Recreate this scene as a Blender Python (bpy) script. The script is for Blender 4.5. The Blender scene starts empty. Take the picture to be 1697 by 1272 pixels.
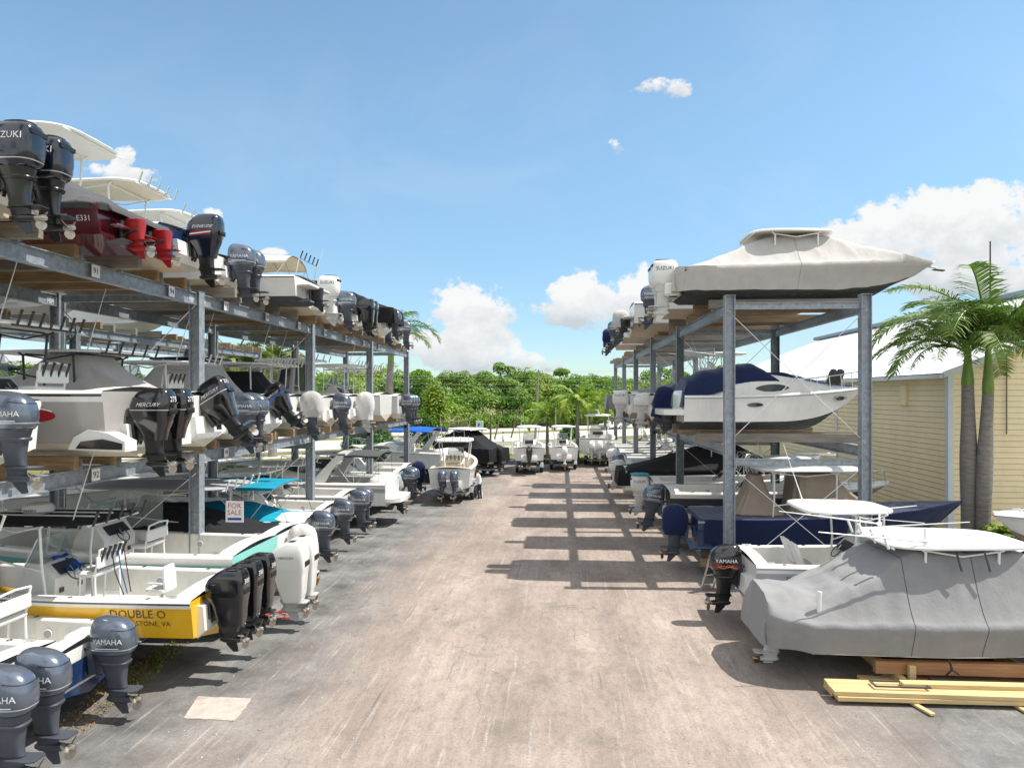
import bpy, math, random
import numpy as np
from mathutils import Vector, Matrix, noise as mnoise
R = math.radians
random.seed(7); rng = np.random.default_rng(11)
TH, CAMH, FOC, HOR = R(4.07), 5.9, 1131.0, 655.0
CT, ST = math.cos(TH), math.sin(TH)
scene = bpy.context.scene
COL = scene.collection

# ---- where things stand: turn a sighting (bearing px, distance) into world metres
def at_depth(px, w):
    u = (px-848.5)/FOC*w
    return (u*CT-w*ST, u*ST+w*CT)
def on_ground(px, py, z=0.0):
    return at_depth(px, FOC*(CAMH-z)/(py-HOR))
def x_on_row(px, Y):
    a = (px-848.5)/FOC
    return Y*(a*CT-ST)/(CT+a*ST)

# ------------------------------------------------------------------ materials
M = {}
def mk(name, col, rough=.4, metal=0., var=.08, sc=2., bump=0., bsc=40., coat=0., spec=.5, stretch=(1,1,1), dirt=0., sheen=0., fold=0.):
    m = bpy.data.materials.new(name); m.use_nodes = True
    nt = m.node_tree; N = nt.nodes; L = nt.links
    b = N['Principled BSDF']
    tc = N.new('ShaderNodeTexCoord'); mp = N.new('ShaderNodeMapping'); mp.inputs['Scale'].default_value = stretch
    L.new(tc.outputs['Object'], mp.inputs['Vector'])
    n = N.new('ShaderNodeTexNoise'); n.inputs['Scale'].default_value = sc; n.inputs['Detail'].default_value = 6; n.inputs['Roughness'].default_value = .62
    L.new(mp.outputs[0], n.inputs['Vector'])
    r = N.new('ShaderNodeMapRange'); r.inputs['From Min'].default_value = .25; r.inputs['From Max'].default_value = .75
    r.inputs['To Min'].default_value = 1-var; r.inputs['To Max'].default_value = 1+var
    L.new(n.outputs['Fac'], r.inputs['Value'])
    mx = N.new('ShaderNodeVectorMath'); mx.operation = 'SCALE'; mx.inputs[0].default_value = col[:3]
    L.new(r.outputs[0], mx.inputs['Scale'])
    out = mx.outputs[0]
    if dirt > 0:                                            # grime runs and patches that belong to the surface
        n2 = N.new('ShaderNodeTexNoise'); n2.inputs['Scale'].default_value = 3.5; n2.inputs['Detail'].default_value = 8; n2.inputs['Roughness'].default_value = .7
        mp2 = N.new('ShaderNodeMapping'); mp2.inputs['Scale'].default_value = (1.6,1.6,.35)
        L.new(tc.outputs['Object'], mp2.inputs['Vector']); L.new(mp2.outputs[0], n2.inputs['Vector'])
        r2 = N.new('ShaderNodeMapRange'); r2.inputs['From Min'].default_value = .5; r2.inputs['From Max'].default_value = .72
        r2.inputs['To Min'].default_value = 0; r2.inputs['To Max'].default_value = dirt
        L.new(n2.outputs['Fac'], r2.inputs['Value'])
        md = N.new('ShaderNodeMix'); md.data_type = 'RGBA'
        L.new(r2.outputs[0], md.inputs['Factor']); L.new(out, md.inputs['A']); md.inputs['B'].default_value = (.22,.19,.15,1)
        out = md.outputs['Result']
    L.new(out, b.inputs['Base Color'])
    rr = N.new('ShaderNodeMapRange'); rr.inputs['To Min'].default_value = max(.03, rough-.1); rr.inputs['To Max'].default_value = min(1, rough+.12)
    L.new(n.outputs['Fac'], rr.inputs['Value']); L.new(rr.outputs[0], b.inputs['Roughness'])
    b.inputs['Metallic'].default_value = metal
    b.inputs['Specular IOR Level'].default_value = spec
    if coat: b.inputs['Coat Weight'].default_value = coat; b.inputs['Coat Roughness'].default_value = .08
    if sheen: b.inputs['Sheen Weight'].default_value = sheen
    if bump:
        n3 = N.new('ShaderNodeTexNoise'); n3.inputs['Scale'].default_value = bsc; n3.inputs['Detail'].default_value = 5
        L.new(mp.outputs[0], n3.inputs['Vector'])
        bp = N.new('ShaderNodeBump'); bp.inputs['Strength'].default_value = bump; bp.inputs['Distance'].default_value = .03
        L.new(n3.outputs['Fac'], bp.inputs['Height']); last = bp
        if fold:                                              # long soft creases in cloth
            mf = N.new('ShaderNodeMapping'); mf.inputs['Scale'].default_value = (1.6,.55,1.0); L.new(tc.outputs['Object'], mf.inputs[0])
            nf_ = N.new('ShaderNodeTexNoise'); nf_.inputs['Scale'].default_value = 3.2; nf_.inputs['Detail'].default_value = 3; nf_.inputs['Distortion'].default_value = 2.2; L.new(mf.outputs[0], nf_.inputs[0])
            ab = N.new('ShaderNodeMath'); ab.operation = 'SUBTRACT'; ab.inputs[1].default_value = .5; L.new(nf_.outputs['Fac'], ab.inputs[0])
            aa = N.new('ShaderNodeMath'); aa.operation = 'ABSOLUTE'; L.new(ab.outputs[0], aa.inputs[0])
            b2 = N.new('ShaderNodeBump'); b2.inputs['Strength'].default_value = fold; b2.inputs['Distance'].default_value = .12
            L.new(aa.outputs[0], b2.inputs['Height']); L.new(bp.outputs[0], b2.inputs['Normal']); last = b2
        L.new(last.outputs[0], b.inputs['Normal'])
    M[name] = m
    return m
mk('white', (.74,.74,.72), .22, coat=.3, var=.04, dirt=.13)
mk('clean_white', (.8,.8,.79), .3, var=.03, dirt=.05)
mk('deck_white', (.68,.67,.63), .5, var=.06, sc=5, dirt=.14)
mk('cream', (.66,.60,.48), .35, var=.08, dirt=.22)
mk('tan_bottom', (.52,.43,.31), .6, var=.15, dirt=.3)
mk('black_bottom', (.03,.035,.04), .7, var=.4, sc=5, dirt=.3)
mk('blue_bottom', (.02,.14,.36), .6, var=.2, dirt=.1)
mk('navy', (.012,.03,.09), .15, coat=.6, var=.1)
mk('maroon', (.085,.012,.018), .15, coat=.6, var=.15)
mk('black_gel', (.012,.012,.014), .12, coat=.6, var=.1)
mk('charcoal_gel', (.06,.06,.065), .2, coat=.5, var=.1)
mk('grey_gel', (.36,.345,.33), .2, coat=.5, var=.08)
mk('yellow', (.74,.43,.014), .2, coat=.5, var=.06)
mk('turquoise', (.22,.60,.55), .25, coat=.4, var=.05)
mk('pale_teal', (.42,.62,.62), .25, coat=.4, var=.05)
mk('teal_stripe', (.03,.28,.36), .3, var=.1)
mk('red', (.33,.012,.016), .35, var=.12)
mk('orange_buoy', (.6,.12,.04), .5, var=.1)
mk('bright_blue', (.02,.12,.45), .4, var=.1)
mk('canvas_grey', (.235,.235,.24), .9, var=.1, sc=3, bump=.25, bsc=7, sheen=.2, spec=.2, dirt=.08, fold=.10)
mk('canvas_dark', (.055,.056,.058), .9, var=.12, sc=3, bump=.25, bsc=7, sheen=.2, spec=.2, fold=.10)
mk('canvas_light', (.45,.435,.42), .9, var=.08, sc=3, bump=.25, bsc=7, sheen=.2, spec=.2, dirt=.1, fold=.10)
mk('canvas_black', (.016,.016,.018), .85, var=.25, sc=3, bump=.3, bsc=7, spec=.25, fold=.10)
mk('canvas_navy', (.008,.017,.062), .9, var=.15, sc=3, bump=.25, bsc=8, sheen=.2, spec=.2, fold=.10)
mk('canvas_tan', (.33,.27,.21), .9, var=.1, sc=3, bump=.25, bsc=7, spec=.2, fold=.10)
mk('canvas_cream', (.62,.55,.42), .85, var=.06, bump=.15, bsc=7, spec=.2)
mk('canvas_teal', (.01,.25,.37), .85, var=.12, bump=.15, bsc=7, spec=.2, fold=.10)
mk('canvas_blue', (.015,.10,.42), .85, var=.12, bump=.2, bsc=7, spec=.2)
mk('canvas_white', (.62,.61,.60), .9, var=.07, bump=.5, bsc=8, spec=.2, fold=.10)
mk('slate_cowl', (.125,.15,.195), .25, metal=.5, coat=.6, var=.12)
mk('slate_leg', (.075,.085,.105), .45, metal=.3, var=.2, sc=5)
mk('silver_line', (.6,.62,.64), .3, metal=.5, var=.05)
mk('black_cowl', (.008,.008,.01), .1, coat=.8, var=.1)
mk('black_leg', (.014,.014,.016), .3, coat=.2, var=.3, sc=5)
mk('navy_cowl', (.006,.010,.022), .15, coat=.7, var=.1)
mk('white_cowl', (.73,.73,.71), .2, coat=.5, var=.03)
mk('white_leg', (.6,.6,.58), .35, var=.08, sc=5, dirt=.2)
mk('grey_leg', (.42,.43,.43), .4, var=.1, sc=5, dirt=.2)
mk('vent_black', (.01,.01,.01), .6)
mk('prop_steel', (.42,.39,.35), .42, metal=1., var=.2, sc=10)
mk('prop_bronze', (.35,.25,.14), .4, metal=.9, var=.25, sc=10)
mk('tube_alu', (.66,.67,.68), .28, metal=.85, var=.08)
mk('tube_white', (.76,.76,.75), .3, var=.05)
mk('rubber', (.016,.016,.017), .6, var=.2)
mk('plastic_dark', (.03,.03,.033), .4, var=.15)
mk('vinyl_white', (.70,.69,.67), .45, var=.05)
mk('vinyl_grey', (.36,.37,.39), .5, var=.08)
mk('galvanised', (.30,.335,.375), .5, metal=.35, var=.38, sc=7, dirt=.16)
mk('galv_bright', (.50,.53,.56), .5, metal=.2, var=.15, sc=9, dirt=.1)
mk('steel_weathered', (.17,.20,.215), .6, metal=.2, var=.45, sc=5, dirt=.35)
mk('timber', (.30,.21,.125), .85, var=.4, sc=4, stretch=(.35,4,4), bump=.4, bsc=12, spec=.2)
mk('timber_grey', (.25,.225,.19), .88, var=.35, sc=4, stretch=(.35,4,4), bump=.4, bsc=12, spec=.2)
mk('lumber', (.58,.44,.22), .7, var=.25, sc=3, stretch=(.3,5,5), bump=.25, bsc=10, spec=.25)
mk('lumber_red', (.42,.23,.12), .75, var=.3, sc=3, stretch=(.3,5,5), bump=.3, bsc=10, spec=.25)
mk('pole_wood', (.15,.115,.085), .9, var=.35, sc=5, stretch=(3,3,.3), bump=.5, bsc=9)
mk('concrete', (.40,.38,.36), .9, var=.14, sc=3, bump=.25, bsc=25, dirt=.15)
mk('pale_concrete', (.43,.37,.33), .9, var=.2, sc=5, bump=.3, bsc=30, dirt=.4)
mk('siding', (.93,.78,.49), .55, var=.07, sc=.8, dirt=.09)
mk('trim_white', (.72,.77,.80), .45, var=.05)
mk('roof_white', (.78,.78,.78), .55, var=.04, sc=.4)
mk('ridge_grey', (.20,.24,.30), .5, var=.1)
mk('sign_face', (.78,.78,.78), .5, var=.02)
mk('ink_black', (.02,.02,.022), .6)
mk('ink_brown', (.10,.06,.02), .5)
mk('ink_red', (.55,.02,.02), .6)
mk('ink_blue', (.02,.04,.30), .6)
mk('ink_white', (.80,.80,.80), .45)
mk('skin', (.36,.20,.13), .55, var=.06)
mk('cloth_white', (.66,.68,.70), .85, var=.06, bump=.3, bsc=14)
mk('cloth_dark', (.022,.024,.03), .85, var=.15, bump=.3, bsc=14)
mk('hair', (.018,.013,.010), .7)
mk('hose_red', (.42,.05,.04), .45)
mk('cord_yellow', (.55,.40,.06), .6)
mk('bark', (.24,.22,.20), .9, var=.35, sc=3, stretch=(1,1,6), bump=.6, bsc=6)
mk('bark_brown', (.17,.13,.10), .9, var=.35, sc=3, stretch=(1,1,6), bump=.6, bsc=6)
mk('crownshaft', (.16,.26,.035), .4, var=.25, sc=4, stretch=(3,3,.4))
mk('wire', (.22,.22,.21), .6)
mk('tyre', (.02,.02,.021), .85, var=.2)
mk('car_grey', (.10,.11,.12), .2, coat=.6)
mk('dry_leaf', (.30,.20,.08), .8, var=.3)

def glass(name, col, rough=.05, alpha=.35):
    m = bpy.data.materials.new(name); m.use_nodes = True
    N = m.node_tree.nodes; L = m.node_tree.links
    b = N['Principled BSDF']; b.inputs['Base Color'].default_value = (*col,1); b.inputs['Roughness'].default_value = rough
    b.inputs['Alpha'].default_value = alpha; b.inputs['Specular IOR Level'].default_value = .7
    n = N.new('ShaderNodeTexNoise'); n.inputs['Scale'].default_value = 6
    r = N.new('ShaderNodeMapRange'); r.inputs['To Min'].default_value = rough; r.inputs['To Max'].default_value = rough+.12
    L.new(n.outputs['Fac'], r.inputs['Value']); L.new(r.outputs[0], b.inputs['Roughness'])
    M[name] = m
glass('screen', (.30,.38,.38), .04, .35)
glass('dark_glass', (.012,.016,.018), .04, .95)
glass('clear_vinyl', (.55,.62,.58), .15, .38)

def leafmat(name, c1, c2, c3, scale=.12, trans=.35):
    m = bpy.data.materials.new(name); m.use_nodes = True
    nt = m.node_tree; N = nt.nodes; L = nt.links; N.clear()
    out = N.new('ShaderNodeOutputMaterial')
    g = N.new('ShaderNodeNewGeometry'); tc = N.new('ShaderNodeTexCoord')
    n = N.new('ShaderNodeTexNoise'); n.inputs['Scale'].default_value = scale; n.inputs['Detail'].default_value = 3
    L.new(tc.outputs['Object'], n.inputs['Vector'])
    ad = N.new('ShaderNodeMath'); ad.operation = 'MULTIPLY_ADD'; ad.inputs[1].default_value = .45; 
    L.new(g.outputs['Random Per Island'], ad.inputs[0])
    r = N.new('ShaderNodeMapRange'); r.inputs['From Min'].default_value = .3; r.inputs['From Max'].default_value = .7; r.inputs['To Max'].default_value = .6
    L.new(n.outputs['Fac'], r.inputs['Value']); L.new(r.outputs[0], ad.inputs[2])
    cr = N.new('ShaderNodeValToRGB'); e = cr.color_ramp.elements
    e[0].position = .1; e[0].color = (*c1,1); e[1].position = .95; e[1].color = (*c3,1)
    k = e.new(.5); k.color = (*c2,1)
    L.new(ad.outputs[0], cr.inputs[0])
    d = N.new('ShaderNodeBsdfPrincipled'); d.inputs['Roughness'].default_value = .5; d.inputs['Specular IOR Level'].default_value = .35
    t = N.new('ShaderNodeBsdfTranslucent'); mx = N.new('ShaderNodeMixShader'); mx.inputs[0].default_value = trans
    L.new(cr.outputs[0], d.inputs['Base Color']); L.new(cr.outputs[0], t.inputs['Color'])
    L.new(d.outputs[0], mx.inputs[1]); L.new(t.outputs[0], mx.inputs[2]); L.new(mx.outputs[0], out.inputs[0])
    M[name] = m
leafmat('leaf_wood', (.035,.10,.012), (.12,.25,.022), (.32,.40,.05), .13)
leafmat('leaf_shrub', (.02,.075,.012), (.05,.14,.02), (.12,.22,.03), .5)
leafmat('leaf_palm', (.05,.12,.02), (.11,.20,.03), (.22,.29,.06), .4, .3)
leafmat('leaf_sabal', (.06,.11,.02), (.14,.20,.035), (.32,.30,.09), .4, .3)
leafmat('leaf_grass', (.09,.12,.03), (.15,.18,.05), (.30,.27,.11), .5)
leafmat('leaf_lime', (.10,.20,.02), (.20,.33,.03), (.42,.45,.07), .6)

# ------------------------------------------------------------------ mesh builder
class MB:
    def __init__(s): s.v=[]; s.f=[]; s.m=[]
    def add(s, vs, fs, mat):
        o = len(s.v); s.v.extend([tuple(p) for p in vs])
        for f in fs: s.f.append([i+o for i in f]); s.m.append(mat)
        return o
    def box(s, c, d, mat, rz=0, ry=0, ch=0.):
        x,y,z = (q/2 for q in d)
        mt = Matrix.Rotation(rz,3,'Z') @ Matrix.Rotation(ry,3,'Y')
        if ch <= 0:
            P = [(-x,-y,-z),(x,-y,-z),(x,y,-z),(-x,y,-z),(-x,-y,z),(x,-y,z),(x,y,z),(-x,y,z)]
            Fs = [(0,3,2,1),(4,5,6,7),(0,1,5,4),(1,2,6,5),(2,3,7,6),(3,0,4,7)]
            s.add([Vector(c)+mt@Vector(p) for p in P], Fs, mat)
        else:
            rings=[]
            for zz,k in ((-z,ch),(-z+ch,0),(z-ch,0),(z,ch)):
                a,b = x-k, y-k; q=ch if k==0 else ch*.6
                rings.append([Vector(c)+mt@Vector(p+(zz,)) for p in ((-a+q,-b),(a-q,-b),(a,-b+q),(a,b-q),(a-q,b),(-a+q,b),(-a,b-q),(-a,-b+q))])
            s.loft(rings, mat)
    def loft(s, rings, mat, closed=True, cap=True):
        n=len(rings[0]); fs=[]; vs=[p for r in rings for p in r]
        for i in range(len(rings)-1):
            for j in range(n if closed else n-1):
                k=(j+1)%n
                fs.append((i*n+j, i*n+k, (i+1)*n+k, (i+1)*n+j))
        if cap and closed:
            fs.append(tuple(range(n-1,-1,-1))); fs.append(tuple((len(rings)-1)*n+j for j in range(n)))
        s.add(vs, fs, mat)
    def tube(s, pts, r, mat, n=8, closed=False):
        pts=[Vector(p) for p in pts]; rings=[]; N=len(pts)
        rr = r if isinstance(r,(list,tuple)) else [r]*N
        up=None
        for i,p in enumerate(pts):
            if closed: t=(pts[(i+1)%N]-pts[i-1]).normalized()
            else: t=(pts[min(i+1,N-1)]-pts[max(i-1,0)]).normalized()
            if up is None: up = Vector((0,0,1)) if abs(t.z)<.9 else Vector((1,0,0))
            a=t.cross(up); 
            if a.length<1e-4: a=t.cross(Vector((0,1,0)))
            a.normalize(); b=a.cross(t); up=b
            rings.append([p+a*(rr[i]*math.cos(2*math.pi*k/n))+b*(rr[i]*math.sin(2*math.pi*k/n)) for k in range(n)])
        if closed: rings.append(rings[0])
        s.loft(rings, mat, cap=not closed)
    def bar(s, p, q, w, h, mat, up=(0,0,1)):
        p,q=Vector(p),Vector(q); t=(q-p).normalized(); u=Vector(up)
        a=t.cross(u).normalized(); b=a.cross(t)
        s.loft([[e+a*(sx*w/2)+b*(sy*h/2) for sx,sy in ((-1,-1),(1,-1),(1,1),(-1,1))] for e in (p,q)], mat)
    def ibeam(s, p, q, h, w, mat, up=(0,0,1), tf=.022, tw=.018):
        p,q=Vector(p),Vector(q); t=(q-p).normalized(); u=Vector(up)
        a=t.cross(u).normalized(); b=a.cross(t)
        pr=[(-w/2,-h/2),(w/2,-h/2),(w/2,-h/2+tf),(tw/2,-h/2+tf),(tw/2,h/2-tf),(w/2,h/2-tf),(w/2,h/2),(-w/2,h/2),(-w/2,h/2-tf),(-tw/2,h/2-tf),(-tw/2,-h/2+tf),(-w/2,-h/2+tf)]
        s.loft([[e+a*x+b*y for x,y in pr] for e in (p,q)], mat, cap=False)
        n=12
        for o in (len(s.v)-24, len(s.v)-12):
            for f in ((0,1,2,11),(8,5,6,7),(10,3,4,9)): s.f.append([o+i for i in f]); s.m.append(mat)
            s.f.append([o+11,o+2,o+3,o+10]); s.m.append(mat); s.f.append([o+9,o+4,o+5,o+8]); s.m.append(mat)
    def grid(s, G, mat, wrap=False):
        r=len(G); c=len(G[0]); fs=[]
        for i in range(r-1):
            for j in range(c-1): fs.append((i*c+j, i*c+j+1, (i+1)*c+j+1, (i+1)*c+j))
        s.add([p for row in G for p in row], fs, mat)
    def prism(s, poly, y0, y1, mat, ax='y'):
        def mp(a,b,c): return (a,c,b) if ax=='y' else ((c,a,b) if ax=='x' else (a,b,c))
        s.loft([[mp(a,b,y0) for a,b in poly],[mp(a,b,y1) for a,b in poly]], mat)
    def disc(s, c, rx, ry, mat, n=20, ax='z', h=0.):
        vs=[]
        for k in range(n):
            a=2*math.pi*k/n; p=(rx*math.cos(a), ry*math.sin(a))
            vs.append((c[0]+p[0],c[1]+p[1],c[2]) if ax=='z' else ((c[0]+p[0],c[1],c[2]+p[1]) if ax=='y' else (c[0],c[1]+p[0],c[2]+p[1])))
        s.add(vs,[tuple(range(n))],mat)
    def lathe(s, prof, mat, o=(0,0,0), ax='z', n=14):
        rings=[]
        for r,h in prof:
            ring=[]
            for k in range(n):
                a=2*math.pi*k/n; x,y=max(r,.0008)*math.cos(a),max(r,.0008)*math.sin(a)
                ring.append((o[0]+x,o[1]+y,o[2]+h) if ax=='z' else (o[0]+h,o[1]+x,o[2]+y))
            rings.append(ring)
        s.loft(rings, mat)
    def mesh(s, name, ang=38):
        me=bpy.data.meshes.new(name); me.from_pydata(s.v,[],s.f)
        names=[]; idx=[]
        for m in s.m:
            if m not in names: names.append(m)
            idx.append(names.index(m))
        for n in names: me.materials.append(M[n])
        me.polygons.foreach_set('material_index', idx)
        if ang: me.shade_smooth(); me.set_sharp_from_angle(angle=R(ang))
        me.update()
        return me
    def build(s, name, parent=None, loc=(0,0,0), ang=38):
        return link(name, s.mesh(name, ang), parent, loc)
def link(name, me, parent=None, loc=(0,0,0), rot=(0,0,0), scale=None):
    o=bpy.data.objects.new(name, me); COL.objects.link(o); o.parent=parent; o.location=loc; o.rotation_euler=rot
    if scale: o.scale=scale
    return o
def tag(o, label, cat, group=None):
    o['label']=label; o['category']=cat
    if group: o['group']=group
    return o
def thing(name, label, cat, loc=(0,0,0), rz=0, group=None):
    o=link(name,None,None,loc,(0,0,rz)); o.empty_display_size=.2
    return tag(o,label,cat,group)
def setting(o): o['kind']='structure'; return o
def stuff(o): o['kind']='stuff'; return o

_txt={}
def glyphs(t, size, italic=False):
    key=(t,size,italic)
    if key not in _txt:
        cu=bpy.data.curves.new('t','FONT'); cu.body=t; cu.size=size; cu.align_x='CENTER'; cu.align_y='CENTER'; cu.resolution_u=2
        if italic: cu.shear=.3
        o=bpy.data.objects.new('t',cu); COL.objects.link(o)
        dg=bpy.context.evaluated_depsgraph_get()
        me=bpy.data.meshes.new_from_object(o.evaluated_get(dg))
        _txt[key]=([tuple(v.co) for v in me.vertices],[tuple(p.vertices) for p in me.polygons])
        bpy.data.objects.remove(o); bpy.data.curves.remove(cu); bpy.data.meshes.remove(me)
    return _txt[key]
def put_text(mb, t, size, mat, fn, italic=False, flip=False):
    vs,fs=glyphs(t,size,italic)
    mb.add([fn(x,y) for x,y,_ in vs],[f[::-1] for f in fs] if flip else fs,mat)
def ring(xc,yc,z,hl,hw,n=2.6,k=24):
    out=[]
    for i in range(k):
        a=2*math.pi*i/k; c,s=math.cos(a),math.sin(a)
        out.append((xc+hl*math.copysign(abs(c)**(2/n),c), yc+hw*math.copysign(abs(s)**(2/n),s), z))
    return out
def lerp(a,b,t): return a+(b-a)*t
def smooth(t): t=max(0,min(1,t)); return t*t*(3-2*t)
# ------------------------------------------------------------------ outboard motors (origin: top of the transom, x aft is negative)
COWLS = {   # (z, x centre, half length, half width, squareness)
 'round': [(-.03,-.33,.27,.155,3),(.02,-.33,.335,.20,3),(.08,-.335,.365,.222,3),(.20,-.34,.378,.232,3),(.33,-.34,.375,.230,2.9),(.44,-.335,.355,.215,2.8),(.52,-.325,.315,.19,2.6),(.575,-.31,.25,.15,2.5),(.605,-.295,.17,.10,2.3),(.615,-.285,.07,.045,2)],
 'wedge': [(-.34,-.41,.19,.140,4),(-.14,-.38,.26,.165,4.5),(.0,-.355,.335,.20,4.5),(.14,-.35,.385,.222,4.5),(.32,-.36,.40,.228,4.5),(.47,-.385,.375,.218,4.2),(.575,-.42,.315,.195,4),(.635,-.45,.245,.165,3.6),(.66,-.47,.15,.11,3)],
 'slab':  [(-.62,-.47,.20,.120,5),(-.58,-.47,.225,.135,6),(-.40,-.46,.27,.150,7),(-.05,-.42,.33,.185,7),(.08,-.38,.385,.205,7),(.14,-.37,.405,.213,8),(.36,-.375,.40,.218,8),(.47,-.40,.37,.212,7),(.58,-.455,.29,.195,6),(.645,-.50,.225,.17,5),(.665,-.52,.19,.14,4),(.672,-.53,.10,.08,3)],
 'boxy':  [(.00,-.33,.29,.19,2.8),(.05,-.33,.35,.235,3),(.14,-.335,.38,.255,3.2),(.30,-.34,.39,.262,3.4),(.50,-.345,.385,.258,3.4),(.62,-.35,.36,.24,3.2),(.68,-.355,.325,.215,3),(.70,-.36,.28,.18,3)],
}
ENG = {  # cowl shape, cowl colour, leg colour, side lettering, lettering colour, rear lettering, line colour
 'slate':  ('round','slate_cowl','slate_leg','YAMAHA','ink_white',None,'silver_line'),
 'slate_small':('round','slate_cowl','slate_leg','YAMAHA','ink_white',None,'silver_line'),
 'merc':   ('wedge','black_cowl','black_leg','MERCURY','ink_white','275','silver_line'),
 'verado': ('slab','black_cowl','black_leg',None,'ink_white','300',None),
 'white_slab':('slab','white_cowl','grey_leg','MERCURY','ink_black',None,None),
 'suzuki': ('boxy','navy_cowl','black_leg','SUZUKI','ink_white',None,'silver_line'),
 'white_boxy':('boxy','white_cowl','white_leg','SUZUKI','ink_black',None,None),
 'evin':   ('wedge','navy_cowl','black_leg','EVINRUDE','ink_white',None,None),
 'black_round':('round','black_cowl','black_leg','YAMAHA','ink_white',None,'red'),
 'white_round':('round','white_cowl','white_leg',None,'ink_black',None,None),
 'blue_stripe':('wedge','black_cowl','black_leg','MERCURY','ink_white',None,'bright_blue'),
}
def make_leg(leg, shape, swivel=True):
    b=MB()
    if shape=='slab':
        b.loft([ring(-.44,0,z,hl,hw,3) for z,hl,hw in ((-.55,.24,.13),(-.60,.25,.12),(-.66,.22,.09))],leg)
    else:
        b.loft([ring(xc,0,z,hl,hw,3) for z,xc,hl,hw in ((.03,-.33,.30,.19),(-.06,-.34,.27,.165),(-.20,-.36,.21,.135),(-.40,-.38,.17,.105),(-.52,-.39,.165,.085),(-.58,-.39,.18,.075))],leg)
        b.loft([ring(-.37,0,z,hl,hw,3) for z,hl,hw in ((-.13,.245,.155),(-.15,.255,.165),(-.19,.235,.15))],leg)
    # anti-ventilation plate, lower strut, torpedo, skeg
    b.prism([(-.80,-.10),(-.74,-.14),(-.40,-.12),(-.22,-.06),(-.18,0),(-.22,.06),(-.40,.12),(-.74,.14),(-.80,.10)],-.625,-.605,leg,ax='z')
    b.loft([ring(xc,0,z,hl,hw,2) for z,xc,hl,hw in ((-.58,-.39,.19,.07),(-.70,-.41,.17,.05),(-.78,-.42,.16,.04))],leg)
    b.lathe([(0,.02),(.035,-.01),(.062,-.09),(.07,-.2),(.068,-.32),(.055,-.42),(.05,-.44)],leg,o=(-.22,0,-.79),ax='x')
    b.prism([(-.33,-.83),(-.56,-.83),(-.60,-1.03),(-.50,-1.04),(-.36,-.90)],-.012,.012,leg)
    # clamp bracket, swivel, tilt ram
    for s in (-1,1):
        b.box((-.03,s*.14,-.12),(.10,.05,.42),leg,ry=.12)
        b.tube([(-.06,s*.06,-.42),(-.20,s*.05,-.05)],.028,leg)
    b.box((-.12,0,-.16),(.16,.2,.36),leg,ch=.02)
    b.tube([(.02,.08,.02),(.10,.14,.10),(.22,.2,.04),(.36,.24,.06)],.022,'rubber')
    b.tube([(.02,-.05,.04),(.12,-.10,.13),(.26,-.12,.05),(.36,-.1,.05)],.016,'rubber')
    return b.mesh('outboard')
def make_prop(mat):
    b=MB(); o=(-.66,0,-.79)
    b.lathe([(.05,0),(.055,-.06),(.05,-.13),(.04,-.17),(0,-.175)],mat,o=o,ax='x',n=10)
    for k in range(3):
        a=2*math.pi*k/3+.4; G=[]
        for i in range(5):
            r=.045+.145*i/4; wd=(.05,.085,.10,.085,.035)[i]; row=[]
            for j in range(4):
                q=(j/3-.5)*2*wd; aa=a+q*.62/max(r,.08); row.append((o[0]-.08+q*.55, o[1]+r*math.cos(aa), o[2]+r*math.sin(aa)))
            G.append(row)
        b.grid(G,mat)
    return b.mesh('propeller')
def make_cowl(shape,mat,line,leg):
    b=MB(); S=COWLS[shape]
    rings=[ring(xc,0,z,hl,hw,n,24 if shape!='slab' else 48) for z,xc,hl,hw,n in S]
    if shape in('round','boxy'):
        # the round one lifts aft over its air scoop
        rr=[]
        for (z,xc,hl,hw,n),rg in zip(S,rings):
            rr.append([(x,y,z+ (.05*smooth(z/.5)*(-(x-xc)/.4)*-1 if shape=='round' else .02*(x-xc))) for x,y,z in rg])
        rings=rr
    b.loft(rings,mat)
    if line:
        for z0,k in ((.105,1.012),):
            if shape in('wedge',): z0=.24
            b.loft([[(x,y*1.0,z) for x,y,z in ring(*lerp_sec(S,z0+dz)[:1],0,z0+dz,lerp_sec(S,z0+dz)[1]*k,lerp_sec(S,z0+dz)[2]*k,lerp_sec(S,z0+dz)[3])] for dz in (-.008,.008)],line,cap=False)
    # rear air vent and latch
    if shape=='round':
        for zc_,a0,a1 in ((.46,.55,1.45),(.01,0,2)):
            xc,hl,hw,n=lerp_sec(S,zc_); pts=[]
            for q in np.linspace(a0*math.pi,a1*math.pi,26):
                c,s_=math.cos(q),math.sin(q); x=xc+(hl+.002)*math.copysign(abs(c)**(2/n),c); y=(hw+.002)*math.copysign(abs(s_)**(2/n),s_)
                pts.append((x,y,zc_+.05*smooth(zc_/.5)*(x-xc)/.4))
            b.tube(pts,.007,'vent_black',5)
    if shape in('boxy',):
        b.loft([ring(-.40,0,z,.22,.165,3) for z in (.69,.725)],'vent_black')
        b.box((-.705,0,.55),(.05,.34,.07),'vent_black')
    if shape in('wedge','slab'):
        z=.30 if shape=='wedge' else .3
        b.box((-.765 if shape=='wedge' else -.775,0,z-.08),(.03,.26,.11),'vent_black',ch=.008)
        b.box((-.45,0,.652 if shape=='wedge' else .675),(.12,.16,.02),'vent_black',ch=.006)
        # front clamp shroud in silver grey
        b.loft([ring(-.16,0,zz,.16,hw,3) for zz,hw in ((-.02,.10),(.0,.17),(.22,.19),(.26,.15))],'grey_leg')
    return b.mesh('cowling',45 if shape!='slab' else 24)
def lerp_sec(S,z):
    for a,c in zip(S,S[1:]):
        if a[0]<=z<=c[0]:
            t=(z-a[0])/(c[0]-a[0]); return tuple(lerp(a[i],c[i],t) for i in (1,2,3,4))
    return S[-2][1:]
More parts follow.
